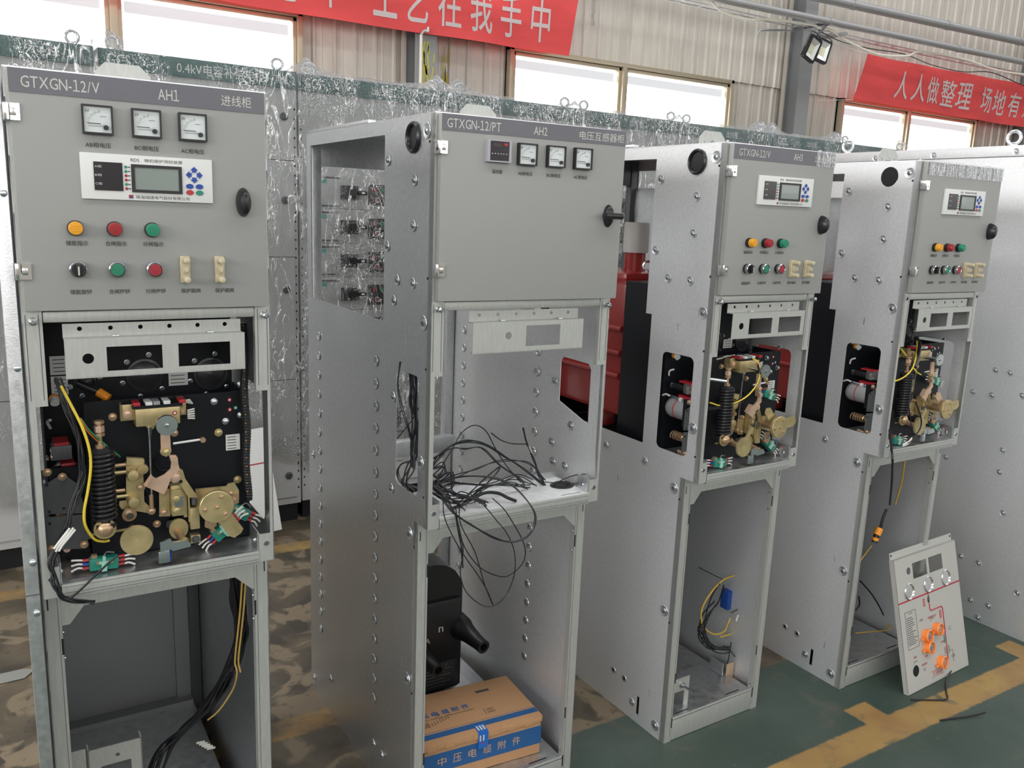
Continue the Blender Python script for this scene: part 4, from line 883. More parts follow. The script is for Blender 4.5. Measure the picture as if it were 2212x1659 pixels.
    m = MB().plate(circ(.251, .942, .0185, 24, .022), .050, .056, gold).cyl((.249, .05, .938), (.252, .012, .929), .0078, bronze, 14); hexbolt(m, .2525, .012, .9285, .0078, gold, .005, (.1, -1, -.2))
    m.build('eccentric_cam', base)
    m = MB().plate([(.2065, .9395), (.2265, .9430), (.2265, .9215), (.2070, .9185)], -.002, .004, zinc).plate([(.2265, .9430), (.2300, .9360), (.2560, .9360), (.2635, .9285), (.2630, .9215), (.2300, .9180), (.2265, .9215)], -.004, .002, zinc).box(.2035, .2245, .002, .014, .8935, .9185, zinc, .001).box(.2245, .2275, .004, .02, .8935, .9185, bluep)
    m.build('reset_lever', base, label='bright zinc reset lever')
    m = MB().cyl((.247, .05, 1.123), (.303, .05, 1.126), .0024, white, 8).lathe([(.0055, 0), (.0055, .008)], (.303, .05, 1.126), (0, -1, 0), bronze, 10).cyl((.205, .056, 1.162), (.203, .056, .985), .0022, steel, 8).cyl((.2055, .056, 1.16), (.205, .056, 1.135), .0052, steel, 10, .0024).cyl((.2025, .056, 1.02), (.2025, .056, .98), .0042, bronze, 10).cyl((.190, .07, 1.075), (.190, .055, 1.075), .010, gold, 18)
    m.build('pull_rod', base)
    def micro(u, d, z, a):
        m = MB().box(-.026, .026, -.010, .012, -.013, .011, greenp, .004).box(-.010, .010, -.014, -.008, .001, .006, mint, .001).box(-.005, .005, -.0145, -.008, -.014, .004, mint, .001).box(-.003, .003, -.012, -.004, .006, .014, mint, .001)
        for s in (1, -1):
            m.cyl((s * .012, -.010, .004), (s * .012, -.0125, .004), .0035, bronze, 10)
            for k in range(3):
                zz = -.008 + k * .008
                m.cyl((s * .026, 0, zz), (s * .037, 0, zz + s * .001), .0030, redp if k != 1 or s > 0 else bluep, 8).tube([(s * .037, 0, zz), (s * .045, -.002, zz + .002), (s * .056, 0, zz - .004 + .003 * k)], .0021, wirew, 6, 3)
        m.box(-.022, -.012, -.004, .006, .011, .017, bronze).tube([(0, -.004, .014), (.004, -.006, .022), (.018, -.004, .019)], .0018, steel, 6, 3)
        m.xf(Matrix.Translation((u, d, z)) @ Matrix.Rotation(math.radians(a), 4, 'Y')); m.build('limit_switch', base, label='green limit switch with red sleeves and white wires')
    micro(.108, .030, .905, 3); micro(.338, .045, .930, -38 if var == 0 else 40)
    if var: micro(.330, .060, 1.085, 20)
    else: micro(.372, .060, .960, 35)
    m = MB().plate([(.300, .975), (.318, .975), (.322, .945), (.312, .937), (.298, .945)], .03, .034, bronze).plate([(.352, 1.0), (.372, 1.0), (.372, .98), (.358, .975)], .05, .054, bronze)
    hexbolt(m, .308, .03, .960, .0045, steel); hexbolt(m, .362, .05, .988, .0045, bronze)
    m.build('switch_bracket', base)
    return base
for i in (0, 2, 3): mechanism(ROOTS[i], CABS[i][3], (0, 0, 2, 3)[i])

# red epoxy pole unit behind the mechanism of AH3 and AH4
for i in (2, 3):
    W = CABS[i][3]; r = ROOTS[i]
    m = MB().box(.055, W - .07, .43, .835, .955, 1.395, epoxy, .022)
    for z in (1.245, 1.165, 1.090): m.cyl((.052, .44, z), (.052, .79, z), .010, epoxy, 14)
    m.box(.08, W - .10, .47, .70, 1.385, 1.425, epoxy, .018).cyl((.2, .573, 1.42), (.2, .573, 1.487), .036, epoxy, 26).box(.05, .12, .52, .60, .90, 1.02, epoxy, .018).box(.24, .31, .46, .52, .90, 1.02, epoxy, .018).cyl((.1, .66, 1.40), (.1, .66, 1.455), .03, epoxy, 20)
    p = m.build('epoxy_pole', r, label='glossy dark red cast resin pole')
    MB().lathe([(.042, 0), (.043, .01), (.043, .095), (.041, .100), (.0, .1005)], (.2, .573, 1.485), (0, 0, 1), milky, 30).build('insulator_cap', p, label='milky white insulator cap')
    MB().ring((.2, .505, 1.443), (.6, 1, 0), .016, .0042, chrome, 24).cyl((.2, .505, 1.415), (.2, .505, 1.43), .009, chrome, 12).build('lifting_ring', p)
    MB().box(W - .013, W - .004, .58, .842, 1.30, 1.707, galv).build('cover_plate', r)
    MB().box(.034, W - .034, .40, .86, .86, .865, darkg).build('divider_plate', r)
    MB().box(W - .024, W - .020, .43, .85, .866, 1.29, blackp).build('black_sheet', r)  # black sheet added to close the view past the poles
    MB().box(.036, W - .036, .842, .846, .866, 1.36, blackp).build('black_sheet', r)  # second added black sheet, across the rear

# ================================================================== wiring inside the cabinets (parts of the cabinets)
def wires(root, name, L, r, m, n=6, **k):
    for pts in L: MB().tube(pts, r, m, n, **k).build(name, root)
r0 = ROOTS[0]
base_path = [(0.051,0.030,1.272),(0.061,0.020,1.224),(0.075,0.015,1.174),(0.080,0.012,1.127),(0.079,0.010,1.085),(0.061,0.004,1.038),(0.048,-0.002,1.002),(0.037,-0.004,0.976),(0.021,-0.006,0.950),(0.016,-0.012,0.931),(0.020,-0.016,0.903),(0.031,-0.018,0.875),(0.044,-0.016,0.861),(0.064,-0.012,0.850),(0.081,-0.008,0.843)]
for k in range(8):
    j = [(a + random.uniform(-.006, .006), b + random.uniform(-.004, .003), c + random.uniform(-.003, .003)) for a, b, c in base_path]
    if k > 5: j = j[:9]
    MB().tube(j, .0019, wireb, 6, 4).build('black_wire', r0)
m = MB()
for k in range(5):
    (a, d, c), (a2, d2, c2) = [(0.055,-0.004,0.993),(0.029,-0.006,0.962)]
    m.tube([(a + (k - 2) * .003, d - .003, c + (k % 2) * .004), ((a + a2) / 2 + (k - 2) * .003, d - .004, (c + c2) / 2), (a2 + (k - 2) * .0025, d2 - .003, c2 - (k % 2) * .006)], .0021, wirew, 6, 3)
m.build('wire_marker', r0, label='white wire marker sleeves')
MB().tube([(0.055,0.020,1.261),(0.068,0.012,1.228),(0.084,0.006,1.184),(0.093,0.004,1.144),(0.094,0.004,1.107),(0.087,0.004,1.063),(0.078,0.002,1.022),(0.079,0.004,0.992),(0.093,0.020,0.959),(0.108,0.026,0.949),(0.120,0.030,0.947)], .0026, wirey, 8, 5).build('yellow_wire', r0)
for mm, nm, dy in ((wirer, 'red_wire', 0), (wireg, 'green_wire', 12), (wireo, 'orange_wire', -12)):
    q = [(0.083,0.010,1.200),(0.094,0.015,1.175),(0.114,0.030,1.147),(0.142,0.050,1.111)]
    MB().tube([(a + dy * .0002 * k, d, c - dy * .0001 * k) for k, (a, d, c) in enumerate(q)], .0017, mm, 6, 4).build(nm, r0)
MB().tube([(0.128,-0.002,0.925),(0.113,-0.006,0.916),(0.086,-0.012,0.895),(0.060,-0.014,0.873),(0.044,-0.016,0.862)], .0022, wireb, 6, 4).build('black_wire', r0)
m = MB(); q = [(0.120,0.120,1.226),(0.147,0.120,1.231),(0.142,0.120,1.211),(0.129,0.120,1.216)]
m.cyl((q[3][0] - .004, .13, q[3][2] + .006), (q[2][0], .12, q[2][2] - .002), .009, orangep, 14).cyl((q[3][0] - .04, .14, q[3][2] + .025), (q[3][0] - .004, .13, q[3][2] + .006), .0075, black, 14)
m.build('plug_connector', r0, label='black plug with an orange collar')
# corrugated sleeve down the right side
pts = [(.393 + .002 * math.sin(z * 40), .06, z) for z in [1.36 - .02 * k for k in range(20)]]
m = MB().tube(pts, .008, rubber, 8, 2)
for k in range(60):
    z = 1.355 - .0062 * k; m.ring((.393 + .002 * math.sin(z * 40), .06, z), (0, 0, 1), .0078, .0014, black, 10, 4)
    if k % 3 == 0: m.box(.3895, .3915, .0505, .053, z - .001, z + .001, orangep)
m.build('corrugated_sleeve', r0)
# lower compartment of AH1: cable harness, terminal box
for k in range(9):
    q = [(0.387,0.160,0.774),(0.398,0.180,0.665),(0.402,0.200,0.595),(0.387,0.220,0.520),(0.366,0.240,0.458),(0.333,0.250,0.407),(0.286,0.260,0.357),(0.243,0.270,0.317),(0.216,0.280,0.264),(0.200,0.280,0.206)]
    s = k - 4
    MB().tube([(a + s * .0038 + random.uniform(-.003, .003), d + random.uniform(-.012, .012), c + random.uniform(-.006, .006)) for a, d, c in q], .0033, wireb, 6, 3).build('black_cable', r0)
for dx in (0, .008): MB().tube([(a + dx, d, c) for a, d, c in [(0.391,0.120,0.775),(0.390,0.140,0.699),(0.386,0.160,0.618),(0.381,0.170,0.551),(0.385,0.170,0.520),(0.381,0.200,0.463),(0.353,0.220,0.406),(0.331,0.250,0.368)]][:(5 if dx else 9)], .0022, wireo if False else mat('tan_wire', (.62, .42, .12), .45), 6, 4).build('tan_wire', r0)
MB().tube([(0.411,0.300,0.712),(0.404,0.300,0.648),(0.412,0.300,0.600),(0.420,0.280,0.552)], .004, wireb, 7, 4).build('black_cable', r0)
m = MB()
for k in range(5): (a, d, c), = [(0.311,0.300,0.281)]; m.tube([(a + .006 * k, d, c - .006 * k), (a + .02 + .006 * k, d, c - .002 - .006 * k)], .003, wirew, 6, 1)
m.build('wire_marker', r0)
(a, c), (b, d), = [(0.066,0.399),(0.177,0.397)]
m = MB().plate(rect(a, b, c - .24, c), .20, .203, frame, 'y', [rect(a + .026, b - .024, c - .13, c - .045), circ(a + .060, c - .026, .0045)]).box(a, a + .003, .20, .23, c - .24, c, frame).box(b - .003, b, .20, .23, c - .24, c, frame).box(a - .035, a - .004, .19, .193, c - .24, c + .014, frame)
m.build('terminal_box', r0)
MB().box(-.026, -.004, .004, .012, 0, T2 - .002, galv, .001).box(-.0265, -.003, .0035, .0045, .872, .874, darkg).box(-.026, -.022, .01, .40, 0, T2 - .002, galv).build('end_panel', r0)
ep = C.objects[-1]
for z in (.936, .836, 1.60, 1.30): MB().lathe([(.0062, 0), (.006, .003), (.004, .0042)], (-.011, .004, z), (0, -1, 0), zinc, 12).build('screw', ep)

# AH2: loose wires over the shelf
r1 = ROOTS[1]
def bundle(path, n, r, jit, name='loose_wire'):
    for k in range(n): MB().tube([(a + random.uniform(-jit, jit), d + random.uniform(-jit, jit) * 1.4, c + random.uniform(-jit, jit)) for a, d, c in path], r, wireb, 6, 4).build(name, r1)
bundle([(0.026,0.030,1.011),(0.059,0.050,1.027),(0.096,0.070,1.040),(0.151,0.090,1.041),(0.208,0.100,1.021),(0.272,0.110,0.982),(0.337,0.110,0.938),(0.380,0.110,0.900),(0.398,0.100,0.885)], 4, .0016, .0045)
bundle([(0.026,0.030,1.019),(0.087,0.060,1.032),(0.138,0.080,1.030),(0.196,0.100,1.009),(0.264,0.110,0.959),(0.324,0.110,0.911),(0.340,0.110,0.872)], 2, .0014, .006)
bundle([(0.064,0.060,0.991),(0.116,0.100,1.026),(0.150,0.120,1.055),(0.191,0.130,1.068),(0.224,0.130,1.049),(0.254,0.130,1.002),(0.283,0.120,0.954),(0.325,0.110,0.903)], 1, .0014, .001)
bundle([(0.348,0.140,1.041),(0.359,0.135,0.995),(0.379,0.130,0.951),(0.391,0.120,0.908),(0.396,0.100,0.884)], 5, .0014, .0032)
bundle([(0.241,0.130,1.041),(0.273,0.130,1.018),(0.309,0.130,1.006),(0.354,0.135,0.998)], 1, .0018, .001)
bundle([(0.386,0.090,0.903),(0.422,0.080,0.897),(0.473,0.070,0.890),(0.506,0.060,0.902),(0.498,0.060,0.918),(0.457,0.070,0.914),(0.417,0.080,0.897),(0.401,0.090,0.882)], 1, .0015, .001)
bundle([(0.031,0.030,0.960),(0.100,0.050,0.963),(0.165,0.050,0.960),(0.223,0.040,0.946),(0.255,0.020,0.924),(0.275,-0.020,0.888),(0.282,-0.030,0.855),(0.268,-0.030,0.819),(0.221,-0.030,0.806),(0.171,-0.030,0.825),(0.107,-0.025,0.864),(0.061,-0.020,0.902),(0.040,0.000,0.932)], 2, .0021, .0025)
bundle([(0.032,0.040,0.949),(0.094,0.060,0.946),(0.162,0.080,0.923),(0.232,0.090,0.922),(0.304,0.100,0.921),(0.369,0.100,0.900)], 3, .0015, .008)
bundle([(0.024,0.020,0.946),(0.047,0.015,0.928),(0.086,0.020,0.913),(0.131,0.030,0.910),(0.187,0.050,0.925),(0.264,0.070,0.920),(0.338,0.080,0.898)], 4, .0016, .008)
bundle([(0.029,0.030,0.975),(0.042,0.020,0.954),(0.073,0.020,0.935),(0.115,0.030,0.922),(0.151,0.020,0.905),(0.164,0.015,0.899)], 6, .0017, .010)
bundle([(0.026,0.030,0.997),(0.059,0.050,1.002),(0.064,0.050,0.983),(0.038,0.030,0.970),(0.050,0.020,0.942),(0.077,0.010,0.912),(0.103,0.000,0.900)], 4, .0016, .008)
bundle([(0.030,0.020,0.967),(0.068,0.050,0.971),(0.102,0.070,0.968),(0.109,0.070,0.945),(0.081,0.050,0.928),(0.118,0.050,0.908),(0.175,0.040,0.891)], 3, .0016, .008)
bundle([(0.026,0.020,0.953),(0.058,0.020,0.930),(0.095,0.030,0.914),(0.133,0.040,0.913),(0.193,0.060,0.932),(0.237,0.080,0.959),(0.233,0.080,0.962),(0.190,0.070,0.937),(0.138,0.050,0.916)], 2, .0015, .004)
bundle([(0.031,0.030,0.967),(0.106,0.070,0.960),(0.175,0.090,0.964),(0.236,0.100,0.971),(0.299,0.110,0.965),(0.355,0.110,0.948),(0.392,0.100,0.905)], 2, .0014, .004)
MB().tube([(0.064,0.000,0.906),(0.102,0.020,0.903),(0.135,0.030,0.910),(0.175,0.035,0.919),(0.210,0.030,0.914),(0.230,0.020,0.903),(0.252,0.012,0.893)], .0042, rubber, 9, 5).build('cable_sheath', r1)
bundle([(0.021,0.010,0.964),(0.041,-0.004,0.944),(0.053,-0.012,0.919),(0.063,-0.022,0.895),(0.071,-0.026,0.855),(0.081,-0.026,0.802),(0.089,-0.020,0.760)], 2, .0016, .003)
bundle([(0.067,-0.020,0.893),(0.079,-0.020,0.848),(0.087,-0.020,0.801),(0.084,-0.015,0.744),(0.105,-0.010,0.688),(0.150,-0.005,0.643),(0.189,0.000,0.630),(0.225,0.000,0.650),(0.242,-0.010,0.710),(0.234,-0.020,0.774),(0.207,-0.025,0.827),(0.180,-0.025,0.862),(0.127,-0.022,0.922),(0.071,-0.015,0.946)], 1, .0013, .001)
bundle([(0.032,-0.015,0.948),(0.035,-0.020,0.899),(0.054,-0.022,0.852),(0.084,-0.020,0.802),(0.136,-0.010,0.727),(0.169,0.000,0.674),(0.187,0.000,0.632)], 1, .0013, .001)
bundle([(0.072,-0.022,0.915),(0.079,-0.022,0.870),(0.123,-0.015,0.789),(0.157,-0.005,0.698),(0.185,0.000,0.635)], 1, .0013, .001)
bundle([(0.164,-0.020,0.923),(0.201,-0.024,0.885),(0.258,-0.020,0.793),(0.264,-0.015,0.744),(0.237,-0.012,0.712),(0.203,-0.012,0.709),(0.141,-0.014,0.747),(0.093,-0.018,0.811),(0.071,-0.022,0.875),(0.065,-0.020,0.916)], 1, .0014, .001)
m = MB()
for k in range(2): m.tube([(0.361,0.135,0.991),(0.368,0.133,0.974)], .0045, wirew, 8, 1)
m.build('wire_marker', r1)
for k in range(9):
    q = [(0.007,0.105,1.249),(0.004,0.105,1.203),(0.007,0.105,1.139),(0.012,0.100,1.089),(0.009,0.100,1.031),(-0.005,0.095,0.990),(-0.022,0.090,0.956),(-0.014,0.080,0.940)]
    MB().tube([(a + random.uniform(-.004, .012), d + random.uniform(-.012, .012), c) for a, d, c in q[:(8 if k % 2 else 6)]], .002, wireb, 6, 4).build('loose_wire', r1)
bundle([(-0.022,0.120,1.248),(-0.025,0.120,1.188),(-0.019,0.110,1.133),(-0.008,0.100,1.091),(0.009,0.100,1.031),(0.029,0.060,0.988),(0.043,0.040,0.974)], 2, .0014, .003)
bundle([(-0.025,0.120,1.058),(-0.011,0.110,1.081),(0.007,0.100,1.111),(0.019,0.090,1.141)], 1, .0014, .001)
bundle([(-0.003,0.090,1.005),(-0.022,0.100,1.001),(-0.028,0.110,0.977),(-0.021,0.100,0.953),(-0.003,0.080,0.946),(0.026,0.050,0.940),(0.050,0.020,0.927)], 3, .0016, .003)
m = MB(); m.lathe([(.034, 0), (.034, .002), (.026, .006), (.020, .003)], (.438, .080, .8875), (0, 0, 1), rubber, 26)
for q in range(len(m.v)): x, y, z = m.v[q]; m.v[q] = (x, .080 + (y - .080) * .85, z)
m.build('cable_gland', r1, label='black rubber cable gland')

# AH3 and AH4 wiring
r2, r3 = ROOTS[2], ROOTS[3]
MB().tube([(0.199,0.020,1.211),(0.211,0.010,1.202),(0.213,0.000,1.176),(0.203,-0.004,1.143),(0.173,0.000,1.108),(0.135,0.010,1.087),(0.101,0.030,1.076),(0.060,0.040,1.087)], .0022, wirey, 7, 5).build('yellow_wire', r2)
for k in range(3): MB().tube([(a, d + .003, c - .003 * k) for a, d, c in [(0.204,0.000,1.198),(0.216,-0.002,1.161),(0.191,0.002,1.118),(0.139,0.010,1.090),(0.089,0.030,1.074),(0.049,0.040,1.073)]], .0022, wireb, 6, 5).build('black_wire', r2)
m = MB()
for k in range(12): a = 1115 + k * 22; 
for u0, d0, z0 in [(0.135,0.090,1.203),(0.160,0.090,1.208),(0.186,0.090,1.209),(0.214,0.090,1.205),(0.237,0.090,1.200)]: m.tube([(u0 - .012, d0, z0 - .002), (u0, d0 - .01, z0 + .003), (u0 + .014, d0, z0)], .0022, wirew, 6, 2)
m.build('wire_marker', r2)
MB().cyl((.058, .05, 1.155), (.1, .02, 1.15), .005, zinc, 12).build('steel_pin', r2)
L = CABS[2][3]
for nm, mm, rr, pts in (('black_cable', wireb, .006, [(0.453,0.250,0.733),(0.456,0.250,0.627),(0.455,0.240,0.524),(0.463,0.240,0.436),(0.458,0.220,0.390)]), ('yellow_wire', mat('ochre_wire', (.62, .40, .05), .4), .0028, [(0.416,0.200,0.415),(0.361,0.200,0.408),(0.303,0.200,0.367),(0.274,0.200,0.316),(0.289,0.200,0.259),(0.342,0.200,0.216),(0.392,0.200,0.212),(0.410,0.200,0.240),(0.437,0.200,0.305),(0.447,0.200,0.341)]), ('yellow_wire', MT['ochre_wire'], .0028, [(0.365,0.190,0.204),(0.433,0.190,0.204),(0.464,0.190,0.237),(0.463,0.190,0.276),(0.442,0.200,0.353),(0.458,0.200,0.393)])):
    MB().tube(pts, rr, mm, 8, 5).build(nm, r2)
for k in range(11):
    q = [(0.348,0.200,0.400),(0.331,0.200,0.340),(0.293,0.200,0.285),(0.285,0.200,0.233),(0.334,0.200,0.172),(0.407,0.200,0.147),(0.463,0.200,0.160),(0.479,0.200,0.207),(0.449,0.200,0.269),(0.420,0.200,0.331),(0.440,0.200,0.391)]
    MB().tube([(a + random.uniform(-.012, .012), d + random.uniform(-.02, .02), c + random.uniform(-.012, .012)) for a, d, c in q[k % 4:8 + k % 4]], .0022, wireb, 6, 4).build('black_wire', r2)
for pts in ([(0.385,0.170,0.298),(0.434,0.170,0.303),(0.466,0.170,0.279),(0.500,0.170,0.243),(0.512,0.170,0.213),(0.461,0.170,0.209)], [(0.428,0.160,0.216),(0.447,0.160,0.178),(0.468,0.160,0.128),(0.456,0.160,0.108),(0.417,0.160,0.131),(0.396,0.170,0.159)], [(0.296,0.250,0.449),(0.344,0.240,0.422),(0.382,0.220,0.401)], [(0.489,0.160,0.190),(0.515,0.160,0.161),(0.493,0.170,0.134),(0.429,0.180,0.145)], [(0.388,0.160,0.193),(0.386,0.160,0.156),(0.380,0.160,0.113)]): MB().tube(pts, .0018, wireb, 6, 5).build('black_wire', r2)
(a, d, c), (a2, d2, c2) = [(0.398,0.220,0.357),(0.457,0.220,0.289)]
MB().box(a, a2, .20, .235, c2, c, mat('blue_relay', (.008, .06, .28), .5), .004).build('blue_relay', r2)
m = MB()
for p, q in ((0, 1), (2, 3), (4, 5), (6, 7)):
    e = [(0.403,0.160,0.268),(0.410,0.160,0.288),(0.424,0.160,0.271),(0.426,0.160,0.293),(0.451,0.160,0.254),(0.456,0.160,0.272),(0.489,0.160,0.192),(0.512,0.160,0.175)]
    m.tube([e[p], e[q]], .0032, wirew, 6, 1)
m.build('wire_marker', r2)
(a, d, c), (a2, d2, c2) = [(0.377,0.160,0.114),(0.411,0.160,0.041)]
MB().box(a, a2, .158, .161, c2, c, mat('paper_tag', (.5, .36, .24), .7)).build('paper_tag', r2)
def earth(r, sp):
    m = MB().plate([(.033, .0725), (.033, .170), (.141, .170), (.141, .0725), (.122, .0725), (.122, .125), (.06, .125), (.06, .0725)], .10, .103, frame).lathe([(.010, 0), (.010, .003)], (.108, .10, .146), (0, -1, 0), steel, 18).lathe([(.0065, .003), (.0065, .009)], (.108, .10, .146), (0, -1, 0), steel, 6).cyl((.108, .10, .146), (.118, .055, .140), .0038, steel, 10)
    m.build('earthing_bracket', r); MB().box(L - .06, L - .055, .16, .22, .075, .12, galv).build('angle_bracket', r)
earth(r2, 0)
MB().tube([(0.001,-0.010,0.961),(0.006,-0.014,0.926),(0.014,-0.020,0.883),(0.022,-0.022,0.846),(0.145,0.050,0.741),(0.306,0.150,0.607)], .004, wireb, 8, 5).build('black_cable', r3)
MB().tube([(0.213,0.100,0.620),(0.198,0.100,0.587),(0.191,0.100,0.553)], .005, black, 8, 3).cyl(*[Vector(q) for q in [(0.187,0.100,0.553),(0.174,0.100,0.530)]], .013, orangep, 16).cyl(*[Vector(q) for q in [(0.174,0.100,0.530),(0.166,0.100,0.503)]], .0105, black, 16).build('plug_connector', r3, label='black plug with an orange collar')
m = MB(); q = [Vector(p) for p in [(0.171,0.100,0.521),(0.168,0.100,0.510)]]; m.cyl(q[0], q[1], .0112, orangep, 16); m.build('plug_band', r3)
for pts, mm, rr in (([(0.185,0.120,0.482),(0.166,0.130,0.446),(0.143,0.130,0.426)], MT['ochre_wire'], .0022), ([(0.341,0.120,0.135),(0.373,0.120,0.121),(0.362,0.130,0.103),(0.296,0.150,0.103),(0.216,0.160,0.112)], MT['ochre_wire'], .0022), ([(0.263,0.200,0.295),(0.311,0.180,0.242),(0.339,0.160,0.194),(0.345,0.140,0.163)], wireb, .003), ([(0.206,0.160,0.261),(0.217,0.160,0.228),(0.198,0.160,0.207)], wireb, .003), ([(0.317,0.120,0.797),(0.314,0.120,0.754),(0.345,0.140,0.687),(0.355,0.160,0.596)], MT['ochre_wire'], .003)):
    MB().tube(pts, rr, mm, 7, 5).build('loose_wire', r3)
for k in range(3): MB().tube([(a + .004 * k, d, c) for a, d, c in [(0.065,-0.020,1.043),(0.084,-0.022,0.999),(0.099,-0.022,0.954),(0.112,-0.020,0.923)]] if k == 0 else [(a + .003 * k, d, c) for a, d, c in [(0.099,-0.020,1.047),(0.137,-0.022,0.994),(0.142,-0.024,0.957),(0.115,-0.022,0.923),(0.089,-0.020,0.907),(0.073,-0.016,0.902)]], .0018, wireb, 6, 5).build('black_wire', r3)
m = MB()
for k in range(3): m.tube([(a, d, c + .004 * (k - 1)) for a, d, c in [(0.111,-0.021,0.921),(0.095,-0.020,0.908),(0.070,-0.018,0.903)]], .0019, wirew, 6, 3)
m.build('wire_marker', r3)
MB().tube([(0.062,0.030,1.218),(0.097,0.030,1.192)], .003, wirey, 7, 1).build('yellow_wire', r3)
MB().tube([(0.008,0.000,1.118),(0.032,-0.004,1.124),(0.064,-0.004,1.136),(0.094,0.000,1.154),(0.136,0.020,1.180),(0.185,0.050,1.209),(0.221,0.080,1.239)], .0024, wirey, 7, 5).build('yellow_wire', r3)
MB().tube([(0.103,0.000,1.154),(0.121,0.000,1.140),(0.179,0.020,1.124)], .0024, wirey, 7, 3).build('yellow_wire', r3)
MB().tube([(0.121,0.010,1.154),(0.164,0.030,1.192),(0.210,0.060,1.221),(0.215,0.080,1.240)], .007, rubber, 8, 4).build('black_cable', r3)

# ================================================================== things standing in and around the cabinets
# voltage transformer on the floor of AH2
vt = empty('voltage_transformer', (CABS[1][0][0] + .25, CABS[1][0][1] + .58, .074), .0, 'black voltage transformer with two cone bushings standing inside AH2 behind the box', 'transformer')
blk = mat('black_cast_resin', (.010, .010, .011), .33)
m = MB(); o_ = [(-.125, .03), (.115, .03), (.115, .365), (.108, .395), (.088, .425), (.055, .448), (.02, .456), (-.06, .456), (-.095, .440), (-.125, .39)]
m.plate(o_, -.09, .12, blk, 'y'); m.box(-.120, .108, -.105, .13, .03, .34, blk, .014)
b = m.build('body', vt, .9)
MB().box(-.15, .16, -.13, .16, 0, .012, galv).box(-.15, .16, -.13, -.115, .012, .028, galv).build('base_plate', vt)
for q, zz in ((.108, .232), (-.045, .195)): MB().lathe([(.040, -.03), (.038, .01), (.033, .02), (.027, .05), (.0215, .10), (.0215, .125), (.013, .125), (.012, .10)], (q, -.10, zz), (.12, -1, -.10), blk, 24).build('bushing', vt)
m = MB().plate(rect(-.115, .085, .045, .135), -.111, -.106, mat('black_nameplate', (.03, .03, .032), .35), 'y')
for k in range(6): m.box(-.105, .05 + .02 * (k % 2), -.1115, -.1110, .055 + k * .011, .0575 + k * .011, mat('faint_print', (.10, .10, .10), .5))
m.text('/0.1kV', -.01, .118, .06, .13, lambda x, z: (x, -.1115, z), MT['faint_print'])
m.build('nameplate', vt)
m = MB()
for q, zz, a in ((.035, .245, .3), (-.01, .215, -.4)):
    m.text('A' if a < 0 else 'n', q - .008, zz - .009, q + .008, zz + .009, lambda x, z: (x, -.1058, z), lett)
m.build('phase_mark', vt)
# cardboard box
bx = empty('cardboard_box', (CABS[1][0][0] + .046, CABS[1][0][1] + .128, .0735), -.065, 'brown cardboard box with blue bands lying in the bottom of AH2', 'box')
BW, BD, BH = .38, .228, .116
m = MB().box(0, BW, 0, BD, 0, BH, cardboard, .004)
m.box(-.0006, BW + .0006, -.0008, .002, .032, .088, cblue); m.box(BW, BW + .0008, 0, BD, .032, .088, cblue)
for k, c_ in enumerate('中压电缆附件'): m.text(c_, .060 + k * .0455, .048, .085 + k * .0455, .074, lambda x, z: (x, -.0013, z), mat('tan_print', (.50, .33, .20), .7))
m.build('carton', bx)
m = MB().box(-.002, BW + .002, -.003, BD + .001, BH, BH + .0045, cardboard, .0015)
for k in range(14): q = k * BW / 14; m.box(q, q + BW / 14, -.0045, -.001, BH - .012 - .005 * abs(math.sin(k * 1.7)), BH + .002, cardboard, .001)
T = BH + .0049
m.add([(0, .020, T), (BW, .020, T), (BW, .042, T), (0, .042, T)], [(0, 1, 2, 3)], cblue).add([(0, .0475, T), (BW, .0475, T), (BW, .0487, T), (0, .0487, T)], [(0, 1, 2, 3)], cblue)
for k, c_ in enumerate('中压电缆附件'): m.text(c_, .030 + k * .031, .115, .052 + k * .031, .138, lambda x, y: (x + (y - .115) * .0, y, T), cblue, bold=.02)
m.text('Medium voltage cable accessories', .035, .101, .215, .110, lambda x, y: (x, y, T), ink).text('15KV', .245, .083, .270, .093, lambda x, y: (x, y, T), ink).text('24KV', .245, .070, .270, .080, lambda x, y: (x, y, T), ink)
m.box(.238, .2395, .068, .095, T - .001, T, ink).box(.255, .298, .175, .186, T - .001, T, ink)
for k in range(7):
    for j in range(2): m.add([(.075 + k * .009, .075 + j * .008 + k * .003, T), (.081 + k * .009, .078 + j * .008 + k * .003, T), (.076 + k * .009, .080 + j * .008 + k * .003, T)], [(0, 1, 2)], ink)
m.text('中压电缆', .02, .072, .07, .095, lambda x, y: (x, y, T), ink)
m.build('lid', bx)
m = MB().box(.178, .208, -.0055, .030, T, T + .0006, tape).box(.178, .208, -.0058, -.0048, BH - .045, T, tape)
for k in range(3): m.box(.182 + k * .009, .187 + k * .009, .004, .024, T + .0006, T + .0009, lett)
m.text('*', .187, .078, .199, .090, lambda x, z: (x, -.0061, z), redp, bold=.05).box(.182, .186, -.0061, -.0058, .094, .112, lett).box(.192, .196, -.0061, -.0058, .094, .112, lett)
m.build('seal_tape', bx, label='blue printed seal tape')

